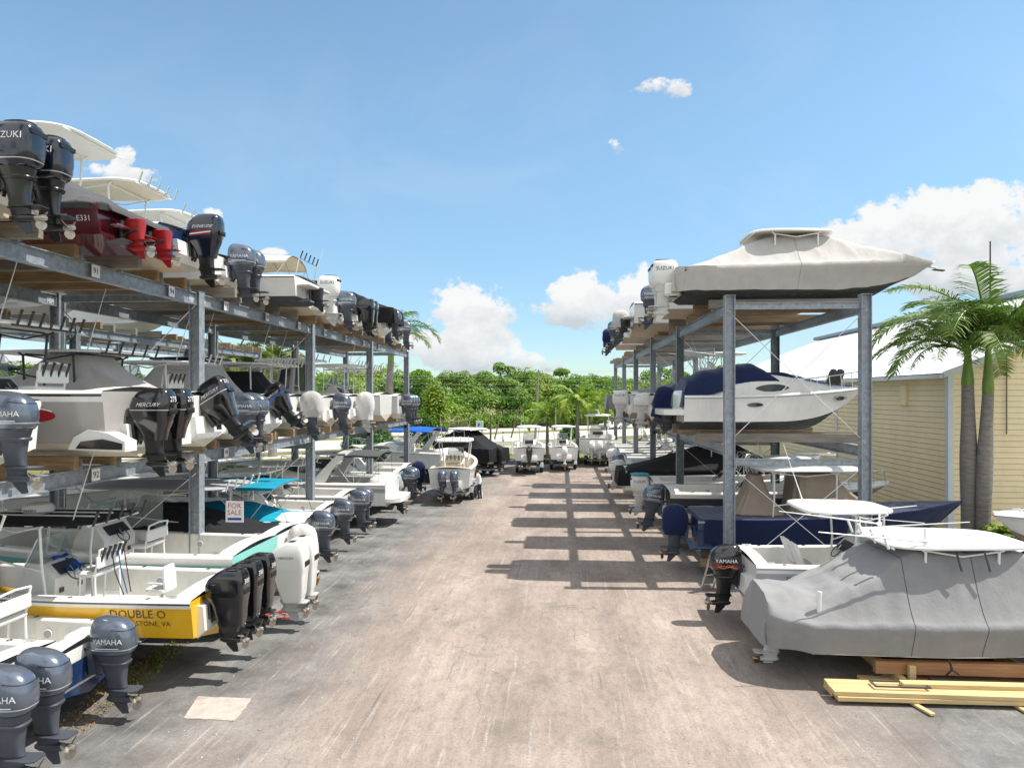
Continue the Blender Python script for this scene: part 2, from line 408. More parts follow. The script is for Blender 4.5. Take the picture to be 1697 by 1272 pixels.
def make_lettering(shape,word,mat,rear,style):
    S=COWLS[shape]; out=[]
    z0={'round':.25,'wedge':.34,'slab':.36,'boxy':.45}[shape]
    size={'round':.125,'wedge':.115,'slab':.085,'boxy':.15}[shape]
    for s in (1,-1):
        b=MB()
        def fn(x,y,s=s,z0=z0):
            z=z0+y; xc,hl,hw,n=lerp_sec(S,z); X=xc-s*x-.02
            r=min(.96,abs((X-xc)/hl)); return (X, s*(hw*(1-r**n)**(1/n)+.005), z)
        if word:
            put_text(b,word,size*(.88 if len(word)>6 else 1),mat,fn,italic=shape in('wedge',)); out.append(('lettering',b.mesh('lettering',0))); b=MB()
            if shape=='round': b.grid([[fn(x,y) for x in np.linspace(-.2,.2,7)] for y in (-.12,-.105)],mat)
        if style=='evin':
            for m,dy in (('red',-.13),('ink_white',-.17),('red',-.205)): b.grid([[fn(x,dy+.10*(x+.3)*s+h) for x in np.linspace(-.28,.22,8)] for h in (-.014,.014)],m)
        if style=='black_round':
            b.grid([[fn(x,-.12+.02*math.sin(x*20)+h) for x in np.linspace(-.24,.24,12)] for h in (-.03,.03)],'red')
            b.grid([[fn(x,-.15+.02*math.sin(x*20)+h) for x in np.linspace(-.2,.26,12)] for h in (-.01,.01)],'cord_yellow')
        if style=='blue_stripe': b.grid([[fn(x,-.10+.25*x*s+h) for x in np.linspace(-.3,.2,8)] for h in (-.03,.03)],'bright_blue')
        if b.v: out.append(('cowling_stripe',b.mesh('cowling_stripe',0)))
    if rear:
        b=MB()
        def fr(x,y):
            z=(.44 if shape=='wedge' else .42)+y; xc,hl,hw,n=lerp_sec(S,z)
            r=min(.95,abs(x/hw)); return (xc-hl*(1-r**n)**(1/n)-.006, -x, z)
        put_text(b,rear,.14,mat,fr); out.append(('lettering',b.mesh('lettering',0)))
    return out
def make_bag(mat,full=False):                       # fabric cover pulled over a cowling
    b=MB(); rings=[]
    zs=[-.22,-.16,-.05,.08,.24,.40,.53,.61,.655,.67] if not full else [-.5,-.4,-.2,0,.24,.40,.53,.61,.655,.67]
    for i,z in enumerate(zs):
        q=max(0,(z-.22)/.455); k=max(.05,1-q**2.6)**.42; hl,hw=.40*k*(1 if z>-.1 else .86),.265*k*(1 if z>-.1 else .8)
        rg=ring(-.36,0,z,hl,hw,2.5,32)
        rings.append([(x+.03*mnoise.noise((y*7,z*6,x*3)), y*(1+.07*math.sin(j*1.7+z*9)*(1.2-z)+.10*mnoise.noise((x*6,y*6,z*4))), zz+.03*mnoise.noise((x*5,y*5,z))) for j,(x,y,zz) in enumerate(rg)])
    b.loft(rings,mat); return b.mesh('motor_cover',60)
_E={}
def engine_meshes(style):
    if style not in _E:
        shape,cm,lm,word,wc,rear,line=ENG[style]
        prop='prop_steel' if style not in('slate_small','white_round') else 'prop_bronze'
        _E[style]=(make_leg(lm,shape),make_cowl(shape,cm,line,lm),make_prop(prop),make_lettering(shape,word,wc,rear,style))
    return _E[style]
_B={}
def add_engine(parent,style,loc,sc=1.,tilt=0.,bag=None,full=False,yaw=0.):
    leg,cowl,prop,let=engine_meshes(style)
    e=link('outboard',leg,parent,loc,(0,tilt,yaw),(sc,)*3)
    if bag:
        if (bag,full) not in _B: _B[(bag,full)]=make_bag(bag,full)
        link('motor_cover',_B[(bag,full)],e)
    else:
        link('cowling',cowl,e)
        for nm,ms_ in let: link(nm,ms_,e)
    link('propeller',prop,e)
    return e
def add_sterndrive(parent,loc,col='plastic_dark',prop='prop_steel'):
    key=('sd',col)
    if key not in _E:
        b=MB()
        b.box((-.04,0,0),(.10,.36,.40),'plastic_dark',ch=.04)
        b.loft([ring(-.25,0,z,hl,hw,3) for z,hl,hw in ((.22,.14,.10),(.20,.20,.13),(.05,.2,.12),(-.15,.17,.09),(-.22,.19,.07))],col)
        b.prism([(-.62,-.09),(-.3,-.12),(-.08,-.05),(-.08,.05),(-.3,.12),(-.62,.09)],-.23,-.21,col,ax='z')
        b.loft([ring(-.28,0,z,.15,hw,2) for z,hw in ((-.2,.06),(-.38,.04))],col)
        b.lathe([(0,.02),(.06,-.08),(.068,-.25),(.05,-.36)],col,o=(-.13,0,-.38),ax='x')
        b.prism([(-.22,-.42),(-.44,-.42),(-.46,-.60),(-.38,-.6)],-.012,.012,col)
        for s in(-1,1): b.tube([(-.05,s*.14,-.12),(-.36,s*.12,-.02)],.025,'plastic_dark')
        pm=make_prop(prop)
        _E[key]=(b.mesh('sterndrive'),pm)
    d=link('sterndrive',_E[key][0],parent,loc)
    link('propeller',_E[key][1],d,(.17,0,.41))

# ------------------------------------------------------------------ hulls
class Hull:
    def __init__(s,L,B,D,sheer=.22,flare=.8,full=2.6):
        s.L,s.B,s.D,s.sh,s.fl,s.fu=L,B,D,sheer,flare,full
    def bs(s,t):
        e=max(0,(t-.3)/.7); return max(.004,s.B/2*(1-e**s.fu)*(.93+.07*min(1,max(t,0)/.3)))
    def bc(s,t):
        e=max(0,(t-.25)/.75); return max(.002,.88*s.B/2*(1-e**1.75)*(.95+.05*min(1,max(t,0)/.3)))
    def zs(s,t): return s.D*(1+s.sh*max(t,0)**2.2)
    def zk(s,t): return s.D*.74*max(0,(t-.62)/.38)**2.2
    def zc(s,t): return .25*s.D+.57*s.D*max(0,(t-.5)/.5)**2
    def side(s,x,z):
        t=x/s.L; f=max(0,min(1,(z-s.zc(t))/(s.zs(t)-s.zc(t))))
        return s.bc(t)+(s.bs(t)-s.bc(t))*f**(1+s.fl*max(t,0))
    def build(s,parent,side,bottom,stripe=None,rail='vinyl_grey',upper=None,stripe_f=(.62,.80),boot=None):
        b=MB(); ts=list(np.linspace(0,.6,9))+list(np.linspace(.66,1,10))
        F=[0,.04,.2,stripe_f[0],stripe_f[1],.9,.955,1.0]
        rows=[]; mats=[]
        for t in ts:
            L=s.L; half=[(L*t*(1-.16*t**3),0,s.zk(t))]
            half.append((L*t*(1-.125*t**3),s.bc(t)*.5,lerp(s.zk(t),s.zc(t),.52)))
            half.append((L*t*(1-.09*t**3),s.bc(t),s.zc(t)))
            for i,f in enumerate(F):
                z=lerp(s.zc(t),s.zs(t),f); y=s.bc(t)+(s.bs(t)-s.bc(t))*f**(1+s.fl*t)+.035*(1-t)
                if i in(5,6): y+=.03
                if i==7: y=s.bs(t)+.035*(1-t)
                half.append((L*t*(1-.09*t**3*(1-f)),y,z))
            rows.append(half)
        bandm=[bottom,bottom,bottom,boot or side,side,side,stripe or side,upper or side,rail,upper or side]
        n=len(rows[0])
        for sgn in (1,-1):
            vs=[(x,y*sgn,z) for r in rows for x,y,z in r]; o=len(b.v)
            b.v.extend(vs)
            for i in range(len(rows)-1):
                for j in range(n-1):
                    q=[o+i*n+j,o+(i+1)*n+j,o+(i+1)*n+j+1,o+i*n+j+1]
                    b.f.append(q if sgn<0 else q[::-1]); b.m.append(bandm[j])
        tr=rows[0]; low=[p for p in tr[:4]]
        b.add([(0,y,z) for x,y,z in low]+[(0,-y,z) for x,y,z in low[::-1]],[tuple(range(8))],bottom)
        hi=tr[3:]; b.add([(0.0,y,z) for x,y,z in hi]+[(0,-y,z) for x,y,z in hi[::-1]],[tuple(range(2*len(hi)))],side)
        return b.build('hull',parent,ang=30)
    def deck(s,parent,mat='deck_white',inner='deck_white',tc=.66,cap=.2,floor=.42,t0=.05,crown=.07,transom_drop=0.):
        b=MB(); L=s.L; G=[]
        def row(t,open_):
            bs=s.bs(t)+.035*(1-t); z=s.zs(t)
            if t<.02: z-=transom_drop
            bi=max(bs-cap,bs*.12); zf=s.D*floor
            if open_: half=[(bs,z),(bs-.03,z+.02),(bi,z+.02),(bi-.02,z-.01),(bi-.05,zf),(bi*.5,zf),(0,zf)]
            else: half=[(bs,z),(bs-.03,z+.02),(bi,z+.035),(bi*.8,z+.035+crown*.35),(bi*.6,z+.035+crown*.6),(bi*.3,z+.035+crown*.9),(0,z+.035+crown)]
            return [(L*t,y,zz) for y,zz in half]+[(L*t,-y,zz) for y,zz in half[-2::-1]]
        ts=[(0,0),(t0-.004,0),(t0,1)]+[(t,1) for t in np.linspace(t0+.05,tc-.02,7)]+[(tc,1),(tc+.006,0)]+[(t,0) for t in np.linspace(tc+.04,1,9)] if tc else [(t,0) for t in np.linspace(0,1,18)]
        for t,o in ts: G.append(row(t,o))
        n=len(G[0]); o=len(b.v); b.v.extend([p for r in G for p in r])
        for i in range(len(G)-1):
            for j in range(n-1):
                b.f.append([o+i*n+j,o+i*n+j+1,o+(i+1)*n+j+1,o+(i+1)*n+j]); b.m.append(inner if 2<=j<n-3 and ts[i][1] and ts[i+1][1] else mat)
        return b.build('deck',parent,ang=30)

def slab(b,x0,x1,w,z,th,mat,under=None,crown=.05,front=.85,n=36,sq=4.2):
    xc,hl=(x0+x1)/2,(x1-x0)/2
    def rg(k,zz,dn=0):
        out=[]
        for x,y,_ in ring(0,0,0,1,1,sq,n):
            X=xc+x*hl*k; out.append((X,y*w*k*lerp(1,front,smooth((x+1)/2)),zz+dn*(-.25*x)))
        return out
    b.loft([rg(.02,z+.03),rg(.25,z+.03),rg(.6,z+.025),rg(.93,z+.01)],under or mat,cap=False)
    b.loft([rg(.93,z+.01),rg(.985,z),rg(1,z+th*.45),rg(.98,z+th*.85),rg(.93,z+th),rg(.6,z+th+crown*.75),rg(.25,z+th+crown),rg(.03,z+th+crown*1.05)],mat,cap=False)
_RH={}
def rod_holder(mat):
    if mat not in _RH:
        b=MB(); b.tube([(0,0,0),(-.10,0,.27)],.026,mat,10); b.tube([(-.10,0,.27),(-.11,0,.30)],.033,mat,10)
        _RH[mat]=b.mesh('rod_holder')
    return _RH[mat]
def ttop(parent,h,x0,x1,w,z,mat='clean_white',under=None,tube='tube_white',holders=5,hold='tube_alu',radar=None,th=.09,legs=None,floor=None,front=.85,antenna=True,soft=False,crown=.05,spread=.0):
    b=MB(); slab(b,x0,x1,w,z,th,mat,under,crown,front)
    if soft:
        for yy in (-.33,0,.33): b.tube([(x0+.15,yy*w*1.3,z+th+crown+.02),(x1-.2,yy*w*1.1,z+th+crown+.02)],.018,tube)
    top=b.build('t_top',parent,ang=30)
    f=MB(); xa,xb=legs or (lerp(x0,x1,.28),lerp(x0,x1,.66)); zf=floor if floor is not None else h.D*.42
    wl=min(w*.72,h.B*.34)
    for sy in(-1,1):
        ya=sy*wl
        f.tube([(xa-.1,sy*(wl-.08),zf),(xa,ya-sy*.02,zf+(z-zf)*.55),(xa-.02,sy*(wl+.06),z-.08),(xa-.14,sy*(wl+.12),z)],.028,tube)
        f.tube([(xb+.22,sy*(wl-.08),zf),(xb+.05,ya-sy*.02,zf+(z-zf)*.6),(xb+.02,sy*(wl+.06),z-.06),(xb+.10,sy*(wl+.1),z)],.028,tube)
        f.tube([(xa-.02,ya,zf+(z-zf)*.5),(xb+.05,ya,zf+(z-zf)*.62)],.02,tube)
        f.tube([(xa-.02,sy*(wl+.05),z-.05),((xa+xb)/2,sy*(wl+.06),z-.16),(xb+.03,sy*(wl+.05),z-.05)],.02,tube)
    f.tube([(x0+.12,-w*.8,z-.02),(x0+.12,w*.8,z-.02)],.02,tube); f.tube([(xa,-wl,z-.03),(xa,wl,z-.03)],.022,tube); f.tube([(xb,-wl,z-.03),(xb,wl,z-.03)],.022,tube)
    f.build('frame',top)
    for k in range(holders):
        y=lerp(-w*.78,w*.78,k/(holders-1)) if holders>1 else 0
        link('rod_holder',rod_holder(hold),top,(x0+.02,y,z-.02))
    if radar:
        rb=MB(); xr=lerp(x0,x1,.62)
        if radar=='dome': rb.lathe([(0,0),(.26,.0),(.31,.05),(.31,.12),(.25,.20),(.12,.235),(0,.24)],'clean_white',o=(xr,0,z+th+crown))
        else:
            rb.lathe([(.14,0),(.16,.05),(.12,.12),(.10,.22),(.16,.26),(.14,.30)],'clean_white',o=(xr,0,z+th+crown))
            rb.box((xr,0,z+th+crown+.36),(.14,1.25,.10),'clean_white',rz=1.15,ch=.03)
        ra=rb.build('radar',top)
        if radar=='dome':
            tb=MB()
            put_text(tb,'GARMIN',.085,'ink_black',lambda x,y:(xr+.315*math.sin(x/.31),.315*math.cos(x/.31)*-1,z+th+crown+.085+y))
            put_text(tb,'GARMIN',.085,'ink_black',lambda x,y:(xr-.315*math.sin(x/.31),.315*math.cos(x/.31),z+th+crown+.085+y))
            tb.build('lettering',ra,ang=0)
    if antenna:
        ab=MB(); ab.tube([(lerp(x0,x1,.2),w*.6,z+th),(lerp(x0,x1,.2)-.5,w*.62,z+th+1.5)],[.014,.006],'clean_white',6); ab.build('antenna',top)
    return top
def outriggers(parent,x,w,z,ln,mat='tube_alu'):
    for s in(-1,1):
        b=MB(); b.tube([(x,s*w,z),(x-ln,s*(w+.25),z+.22)],[.022,.01],mat,7); b.tube([(x,s*w,z+.25),(x-ln*.6,s*(w+.12),z+.16)],.008,mat,5); b.tube([(x,s*w,z-.03),(x,s*w,z+.28)],.02,mat,6)
        b.box((x,s*w,z),(.10,.08,.10),mat,ch=.02); b.build('outrigger',parent)
def console(parent,h,x,w=.42,mat='deck_white',hgt=1.15,screen='screen',cover=None,wheel=True):
    zf=h.D*.42; b=MB()
    P=[(x-.30,zf),(x-.34,zf+hgt*.70),(x-.06,zf+hgt*.98),(x+.22,zf+hgt),(x+.46,zf+hgt*.72),(x+.62,zf+hgt*.35),(x+.66,zf)]
    b.loft([[(px,y,pz+(0 if abs(y)<w*.97 else -.02)) for px,pz in P] for y in(-w,-w*.96,w*.96,w)],mat)
    b.box((x-.225,-.02,zf+hgt*.845),(.30,w*1.3,.02),'plastic_dark',ry=-.785)
    for yy in(-.25,.25): b.box((x-.345,yy*w/.42,zf+hgt*.45),(.02,.12,.10),'plastic_dark')
    c=b.build('console',parent)
    s=MB(); z=zf+hgt
    s.loft([[(x+.10,y*w*.85,z+.5),(x+.115,y*w*.85,z+.5),(x+.375,y*w*.98,z-.12),(x+.36,y*w*.98,z-.12)] for y in (-1,-.5,0,.5,1)],screen)
    for y in(-1,1):
        s.tube([(x+.107,y*w*.85,z+.5),(x+.367,y*w*.98,z-.12)],.014,'tube_alu',6)
        s.loft([[(x+.10,y*w*.85,z+.5),(x+.367,y*w*.98,z-.12),(x-.02,y*w*.98,z-.02)],[(x+.10,y*(w*.85-.01),z+.5),(x+.367,y*(w*.98-.01),z-.12),(x-.02,y*(w*.98-.01),z-.02)]],screen)
    s.tube([(x+.107,-w*.85,z+.5),(x+.107,w*.85,z+.5)],.014,'tube_alu',6)
    s.build('windscreen',c)
    if wheel:
        wb=MB(); cc=Vector((x-.42,.0,zf+hgt*.74)); rot=Matrix.Rotation(-.9,3,'Y')
        pts=[cc+rot@Vector((.19*math.cos(a),.19*math.sin(a),0)) for a in np.linspace(0,2*math.pi,18)[:-1]]
        wb.tube(pts,.014,'plastic_dark',6,closed=True)
        for k in range(5):
            a=2*math.pi*k/5; wb.tube([cc,cc+rot@Vector((.185*math.cos(a),.185*math.sin(a),0))],.010,'tube_alu',5)
        wb.tube([cc,(x-.28,0,zf+hgt*.80)],.025,'plastic_dark',6); wb.build('steering_wheel',c)
    if cover:
        cb=MB(); G=[]
        for i in range(8):
            t=i/7; G.append([(x-.36+.42*t+.02*math.sin(j*1.3), lerp(-w*1.0,w*.25,j/8), zf+hgt*.78+.25*hgt*t+.012*math.sin(i*2+j)-(.10 if j in(0,) else 0)) for j in range(9)])
        cb.grid(G,cover); cb.build('console_cover',c)
    return c
def leaning_post(parent,h,x,w=.45,mat='vinyl_white',tube='tube_white',holders=4,back=True):
    zf=h.D*.42; b=MB()
    b.box((x,0,zf+.86),(.42,w*2,.12),mat,ch=.04)
    if back: b.box((x-.24,0,zf+1.12),(.08,w*2,.28),mat,ch=.03)
    f=MB()
    for s in(-1,1):
        f.tube([(x-.2,s*w*.9,zf),(x-.17,s*w*.9,zf+.85),(x-.28,s*w*.9,zf+1.38)],.024,tube); f.tube([(x+.2,s*w*.9,zf),(x+.15,s*w*.9,zf+.82)],.024,tube)
        f.tube([(x-.19,s*w*.9,zf+.3),(x+.18,s*w*.9,zf+.3)],.018,tube)
    f.tube([(x-.28,-w*.9,zf+1.38),(x-.30,0,zf+1.42),(x-.28,w*.9,zf+1.38)],.022,tube); f.tube([(x-.24,-w*.9,zf+1.2),(x-.24,w*.9,zf+1.2)],.018,tube)
    p=b.build('leaning_post',parent); f.build('frame',p)
    for k in range(holders): link('rod_holder',rod_holder('plastic_dark'),p,(x-.26,lerp(-w*.75,w*.75,k/max(1,holders-1)),zf+1.12))
    return p
_F={}
def deck_fittings(parent,h,n=4,x1=.62):
    if not _F:
        b=MB(); b.lathe([(.045,0),(.048,.008),(.03,.01),(.028,-.01)],'plastic_dark',n=12); _F['rod_cup']=b.mesh('rod_cup')
        b=MB(); b.tube([(-.12,0,.03),(.12,0,.03)],.016,'tube_alu',6); b.box((0,0,.01),(.08,.03,.04),'tube_alu'); _F['cleat']=b.mesh('cleat')
    for s in(-1,1):
        for k in range(n):
            t=lerp(.1,x1,k/(n-1)); link('rod_cup',_F['rod_cup'],parent,(h.L*t,s*(h.bs(t)-.07),h.zs(t)+.02))
        if 'speaker' not in _F:
            b=MB(); b.disc((0,0,0),.085,.085,'vinyl_grey',ax='y'); b.tube([(.09*math.cos(q),0,.09*math.sin(q)) for q in np.linspace(0,2*math.pi,17)[:-1]],.012,'vinyl_white',5,closed=True); _F['speaker']=b.mesh('speaker')
            b=MB(); b.box((0,0,0),(.55,.5,.03),'vinyl_white',ch=.01); b.box((.2,0,.018),(.06,.04,.01),'plastic_dark'); _F['hatch']=b.mesh('hatch')
        for t in(.22,.40): link('speaker',_F['speaker'],parent,(h.L*t,s*(h.bs(t)-.235),h.zs(t)-.25))
        if s>0: link('hatch',_F['hatch'],parent,(h.L*.80,0,h.zs(.80)+.115)); link('hatch',_F['hatch'],parent,(h.L*.10,-.5,h.D*.42+.012)); link('hatch',_F['hatch'],parent,(h.L*.10,.5,h.D*.42+.012))
        for t in(.05,.72): link('cleat',_F['cleat'],parent,(h.L*t,s*(h.bs(t)-.10),h.zs(t)+.03))
def bow_rail(parent,h,t0=.6,hgt=.45,mat='tube_alu',n=6):
    b=MB()
    for s in(-1,1):
        pts=[]
        for k in range(n+1):
            t=lerp(t0,.985,k/n); p=(h.L*t,s*max(.03,h.bs(t)-.08),h.zs(t)+.04); q=(p[0]-.05,p[1],p[2]+hgt*(.75+.25*k/n)); pts.append(q)
            if k: b.tube([p,q],.013,mat,6)
        pts.insert(0,(h.L*t0-.3,s*(h.bs(t0)-.08),h.zs(t0)+.04)); b.tube(pts,.015,mat,6)
    b.build('bow_rail',parent)
def boat_cover(parent,h,mat,xs=-.05,plateau=None,drop=.45,seed=0,xe=None,sag=1.3,wr=.02,name='boat_cover',peaks=(),lift=.03,seams=(),taper=(.25,.84)):
    L=h.L; xe=xe or L*1.004; nx,ny,nk=150,56,8
    PL=[(plateau or (L*.35,L*.5,.05,h.D+.45))+(sag,)]+[tuple(q) for q in peaks]
    def zt(x,y,hb,zs):
        best=zs+lift; sb=1.
        for xa,xb,wp,H,sg in PL:
            d=(xa-x)/(xa-xs+1e-6) if x<xa else (x-xb)/(xe-xb+1e-6) if x>xb else 0
            e=(abs(y)-wp)/max(hb-wp,.02); d=max(0,d); e=max(0,e)
            s=min(1,(d**4+e**4)**.25)
            z=zs+lift+(max(H,zs+lift+.01)-zs-lift)*(1-s)**sg
            if z>best: best=z; sb=s
        return best,sb
    xa,xb=PL[0][0],PL[0][1]; G=[]
    for i in range(-4,nx+1):
        t=max(0,i)/nx; x=lerp(xs,xe,t); tt=max(0,min(1,x/L)); hb=h.bs(tt)+.085*(1-tt)+.004
        if x<taper[0]: hb*=lerp(taper[1],1,math.sqrt(max(0,min(1,(x-xs)/(taper[0]-xs)))))
        if x>L*.998: hb=.012
        zs=h.zs(tt); zc=h.zc(tt); dz=min(drop*h.D*(1+.07*math.sin(x*1.3+seed)),.94*(zs-zc)+.0); row=[]
        back=(-i)/4 if i<0 else 0
        for sy in(1,-1):
            part=[]
            for k in range(nk,0,-1):
                f=k/nk; z=zs-dz*f; fz=max(0,min(1,(z-zc)/(zs-zc)))
                w=f*(.022*math.sin(x*8+seed+2.5*mnoise.noise((x*1.3,seed,0)))+.03*mnoise.noise((x*2.5,sy*3,seed+f)))*(1-.7*tt)
                y=(h.bc(tt)+(h.bs(tt)-h.bc(tt))*fz**(1+h.fl*tt)+.035*(1-tt))+.07+w
                if x<taper[0]: y*=hb/(h.bs(tt)+.085*(1-tt)+.004)
                z+=.03*f*mnoise.noise((x*1.7,sy,seed))
                z=min(z,lerp(zs,zs-dz,back)-.001*k) if i<0 else z
                part.append((x-.09*L*tt**3*(1-fz)+.02*f*mnoise.noise((x*3,f,seed))-.05*math.sin(math.pi*back)*(i<0),sy*max(.008,y),z))
            if sy==1: row+=part
            else: tail=part[::-1]
        for j in range(ny+1):
            y=lerp(hb,-hb,j/ny); z,s=zt(x,y,hb,zs)
            ang=math.atan2(y,(x-(xa+xb)/2)*.6+1e-4)
            cr=1-abs(math.sin(ang*7.5+seed+1.3*mnoise.noise((x*.9,y*.9,seed))))**.5; z+=wr*(1.6*cr*(.6+mnoise.noise((x*.7,y*.7,seed+2)))+.5*mnoise.noise((x*2.2,y*2.2,seed)))*min(1,s*2)*(1-s)*2.0
            z+=wr*.8*mnoise.noise((x*3.1,y*1.1,seed+4))
            if i<0: z=lerp(z,zs-dz,back)
            row.append((x-(.10*math.sin(math.pi*.5*back) if i<0 else 0),y,z+.02*mnoise.noise((x*6,y*2.5,seed+9))*min(1,(1-abs(2*j/ny-1))*4)))
        row+=tail; G.append(row)
    b=MB(); b.grid(G,mat); o=b.build(name,parent,ang=70)
    for q in seams:
        i=min(range(5,len(G)),key=lambda k:abs(G[k][len(G[0])//2][0]-q)); sb=MB(); sb.tube([(x,y*1.002,z+.002) for x,y,z in G[i]],.006,{'canvas_light':'canvas_grey'}.get(mat,'canvas_dark'),5); sb.build('seam',o)
    return o
def tent(parent,h,mat,x0,x1,w0,z0,a0,a1,w1,H,seed=0,name='console_cover'):
    b=MB(); G=[]; n=40; m=14
    base=[p[:2] for p in ring((x0+x1)/2,0,0,(x1-x0)/2,w0,4.5,n)]; top=[p[:2] for p in ring((a0+a1)/2,0,0,(a1-a0)/2,w1,4.5,n)]
    for k in range(m+1):
        t=k/m; row=[]
        for j in range(n+1):
            p,q=base[j%n],top[j%n]; f=t+.16*math.sin(math.pi*t)
            fold=(.05*math.sin(j*2.1+seed)+.05*mnoise.noise((j*.9,seed,1)))*math.sin(math.pi*min(1,t*.9+.1))
            x=lerp(p[0],q[0],f); y=lerp(p[1],q[1],f); r=1+fold
            row.append(((a0+a1)/2+(x-(a0+a1)/2)*r,y*r,lerp(z0,H,t)+.02*mnoise.noise((j*.5,t*3,seed))))
        G.append(row)
    b.grid(G,mat); b.add(G[-1][:-1],[tuple(range(n))],mat); return b.build(name,parent,ang=70)
def bimini(parent,h,x0,x1,w,z,mat,tube='tube_alu',drop=.14,base=None):
    b=MB(); G=[]
    for i in range(13):
        t=i/12; x=lerp(x0,x1,t); G.append([(x,w*y,z-drop*abs(y)**2.6-.05*(2*t-1)**2+.012*math.cos(t*4*math.pi)+.006*mnoise.noise((x*4,y*4,0))) for y in np.linspace(-1,1,15)])
    G2=[[(x,y,zz-.012) for x,y,zz in r] for r in G]
    b.grid(G,mat); b.grid(G2,mat)
    edge=[[G[i][0] for i in range(13)],[ (p[0],p[1],p[2]-.10) for p in [G[i][0] for i in range(13)]]]
    for j in(0,14): b.grid([[G[i][j] for i in range(13)],[(G[i][j][0],G[i][j][1],G[i][j][2]-.09) for i in range(13)]],mat)
    top=b.build('bimini_top',parent,ang=60)
    f=MB(); xm=base or (x0+x1)/2
    for xx,xb in ((x0+.03,xm-.15),((x0+x1)/2,xm),(x1-.03,xm+.15)):
        zb=h.zs(xm/h.L)+.02; pts=[(xb,-h.bs(xm/h.L)+.08,zb)]+[(xx,w*y,z-drop*abs(y)**2.6-.07) for y in np.linspace(-1,1,9)]+[(xb,h.bs(xm/h.L)-.08,zb)]
        f.tube(pts,.014,tube,6)
    for s in(-1,1): f.tube([(x0+.05,s*w,z-drop-.07),(max(.3,x0-.5),s*(h.bs(.1)-.08),h.zs(.1))],.008,'rubber',5)
    f.build('frame',top); return top
def hull_text(parent,h,t,size,x,z,mat,italic=False,sides=(1,-1),name='lettering'):
    for s in sides:
        b=MB()
        def fn(u,v,s=s):
            X=x-s*u; Z=z+v; return (X,s*(h.side(X,Z)+.035*(1-X/h.L)+.007),Z)
        put_text(b,t,size,mat,fn,italic); b.build(name,parent,ang=0)
# ------------------------------------------------------------------ whole boats
def boat(name,label,cat,group,X,Y,Z,side,L=7.4,B=2.5,D=1.3,hull='white',bottom='cream',stripe=None,upper=None,rail='vinyl_grey',boot=None,
         eng=None,tc=.66,con=None,post=None,top=None,cover=None,drive=None,rz=0.,sheer=.22,deckmat='deck_white',inner='deck_white',bracket=True,zt=None,fit=None,rails=False,pitch=0.):
    """side +1: bow towards +x; -1: bow towards -x"""
    root=thing(name,label,cat,(X,Y,Z),(0 if side>0 else math.pi)+rz,group)
    if pitch: root.rotation_euler[1]=pitch
    h=Hull(L,B,D,sheer); root_h=h
    h.build(root,hull,bottom,stripe,rail,upper,boot=boot)
    if deckmat: h.deck(root,deckmat,inner,tc)
    if eng:
        st,n=eng[0],eng[1]; o=eng[2] if len(eng)>2 else {}
        zt=zt or .70; gap=.66
        for k in range(n):
            add_engine(root,st,(-.10-o.get('off',0.),(k-(n-1)/2)*gap,zt+.02),o.get('sc',1.05),o.get('tilt',0.),o.get('bag'),o.get('full',False))
        if bracket:
            bb=MB(); w=B*.40
            o_=(eng[2] if len(eng)>2 else {}).get('off',0.); bb.prism([(-.16-o_,.36),(-.12-o_,zt-.02),(-.10-o_,zt),(-.0,zt),(-.0,.20)],-max(w*.62,gap*n/2),max(w*.62,gap*n/2),'white')
            bb.build('engine_bracket',root)
    if drive:
        for k in range(drive[0]): add_sterndrive(root,(-.08,(k-(drive[0]-1)/2)*.95,.42),drive[1] if len(drive)>1 else 'plastic_dark')
        bb=MB(); bb.box((-.22,0,.40 if not deckmat else .60),(.42 if deckmat else .2,B*.80,.08),deckmat or hull,ch=.03)
        for s in(-1,1): bb.box((-.18,s*B*.30,.12),(.34,.42,.02),'plastic_dark',ry=.15)
        bb.build('swim_platform',root)
    if (fit or (fit is None and Z<1.2 and Y<28)) and deckmat: deck_fittings(root,h)
    if con: console(root,h,**con)
    if post: leaning_post(root,h,**post)
    if top: ttop(root,h,**top)
    if cover: boat_cover(root,h,**cover)
    if rails: bow_rail(root,h)
    return root,h
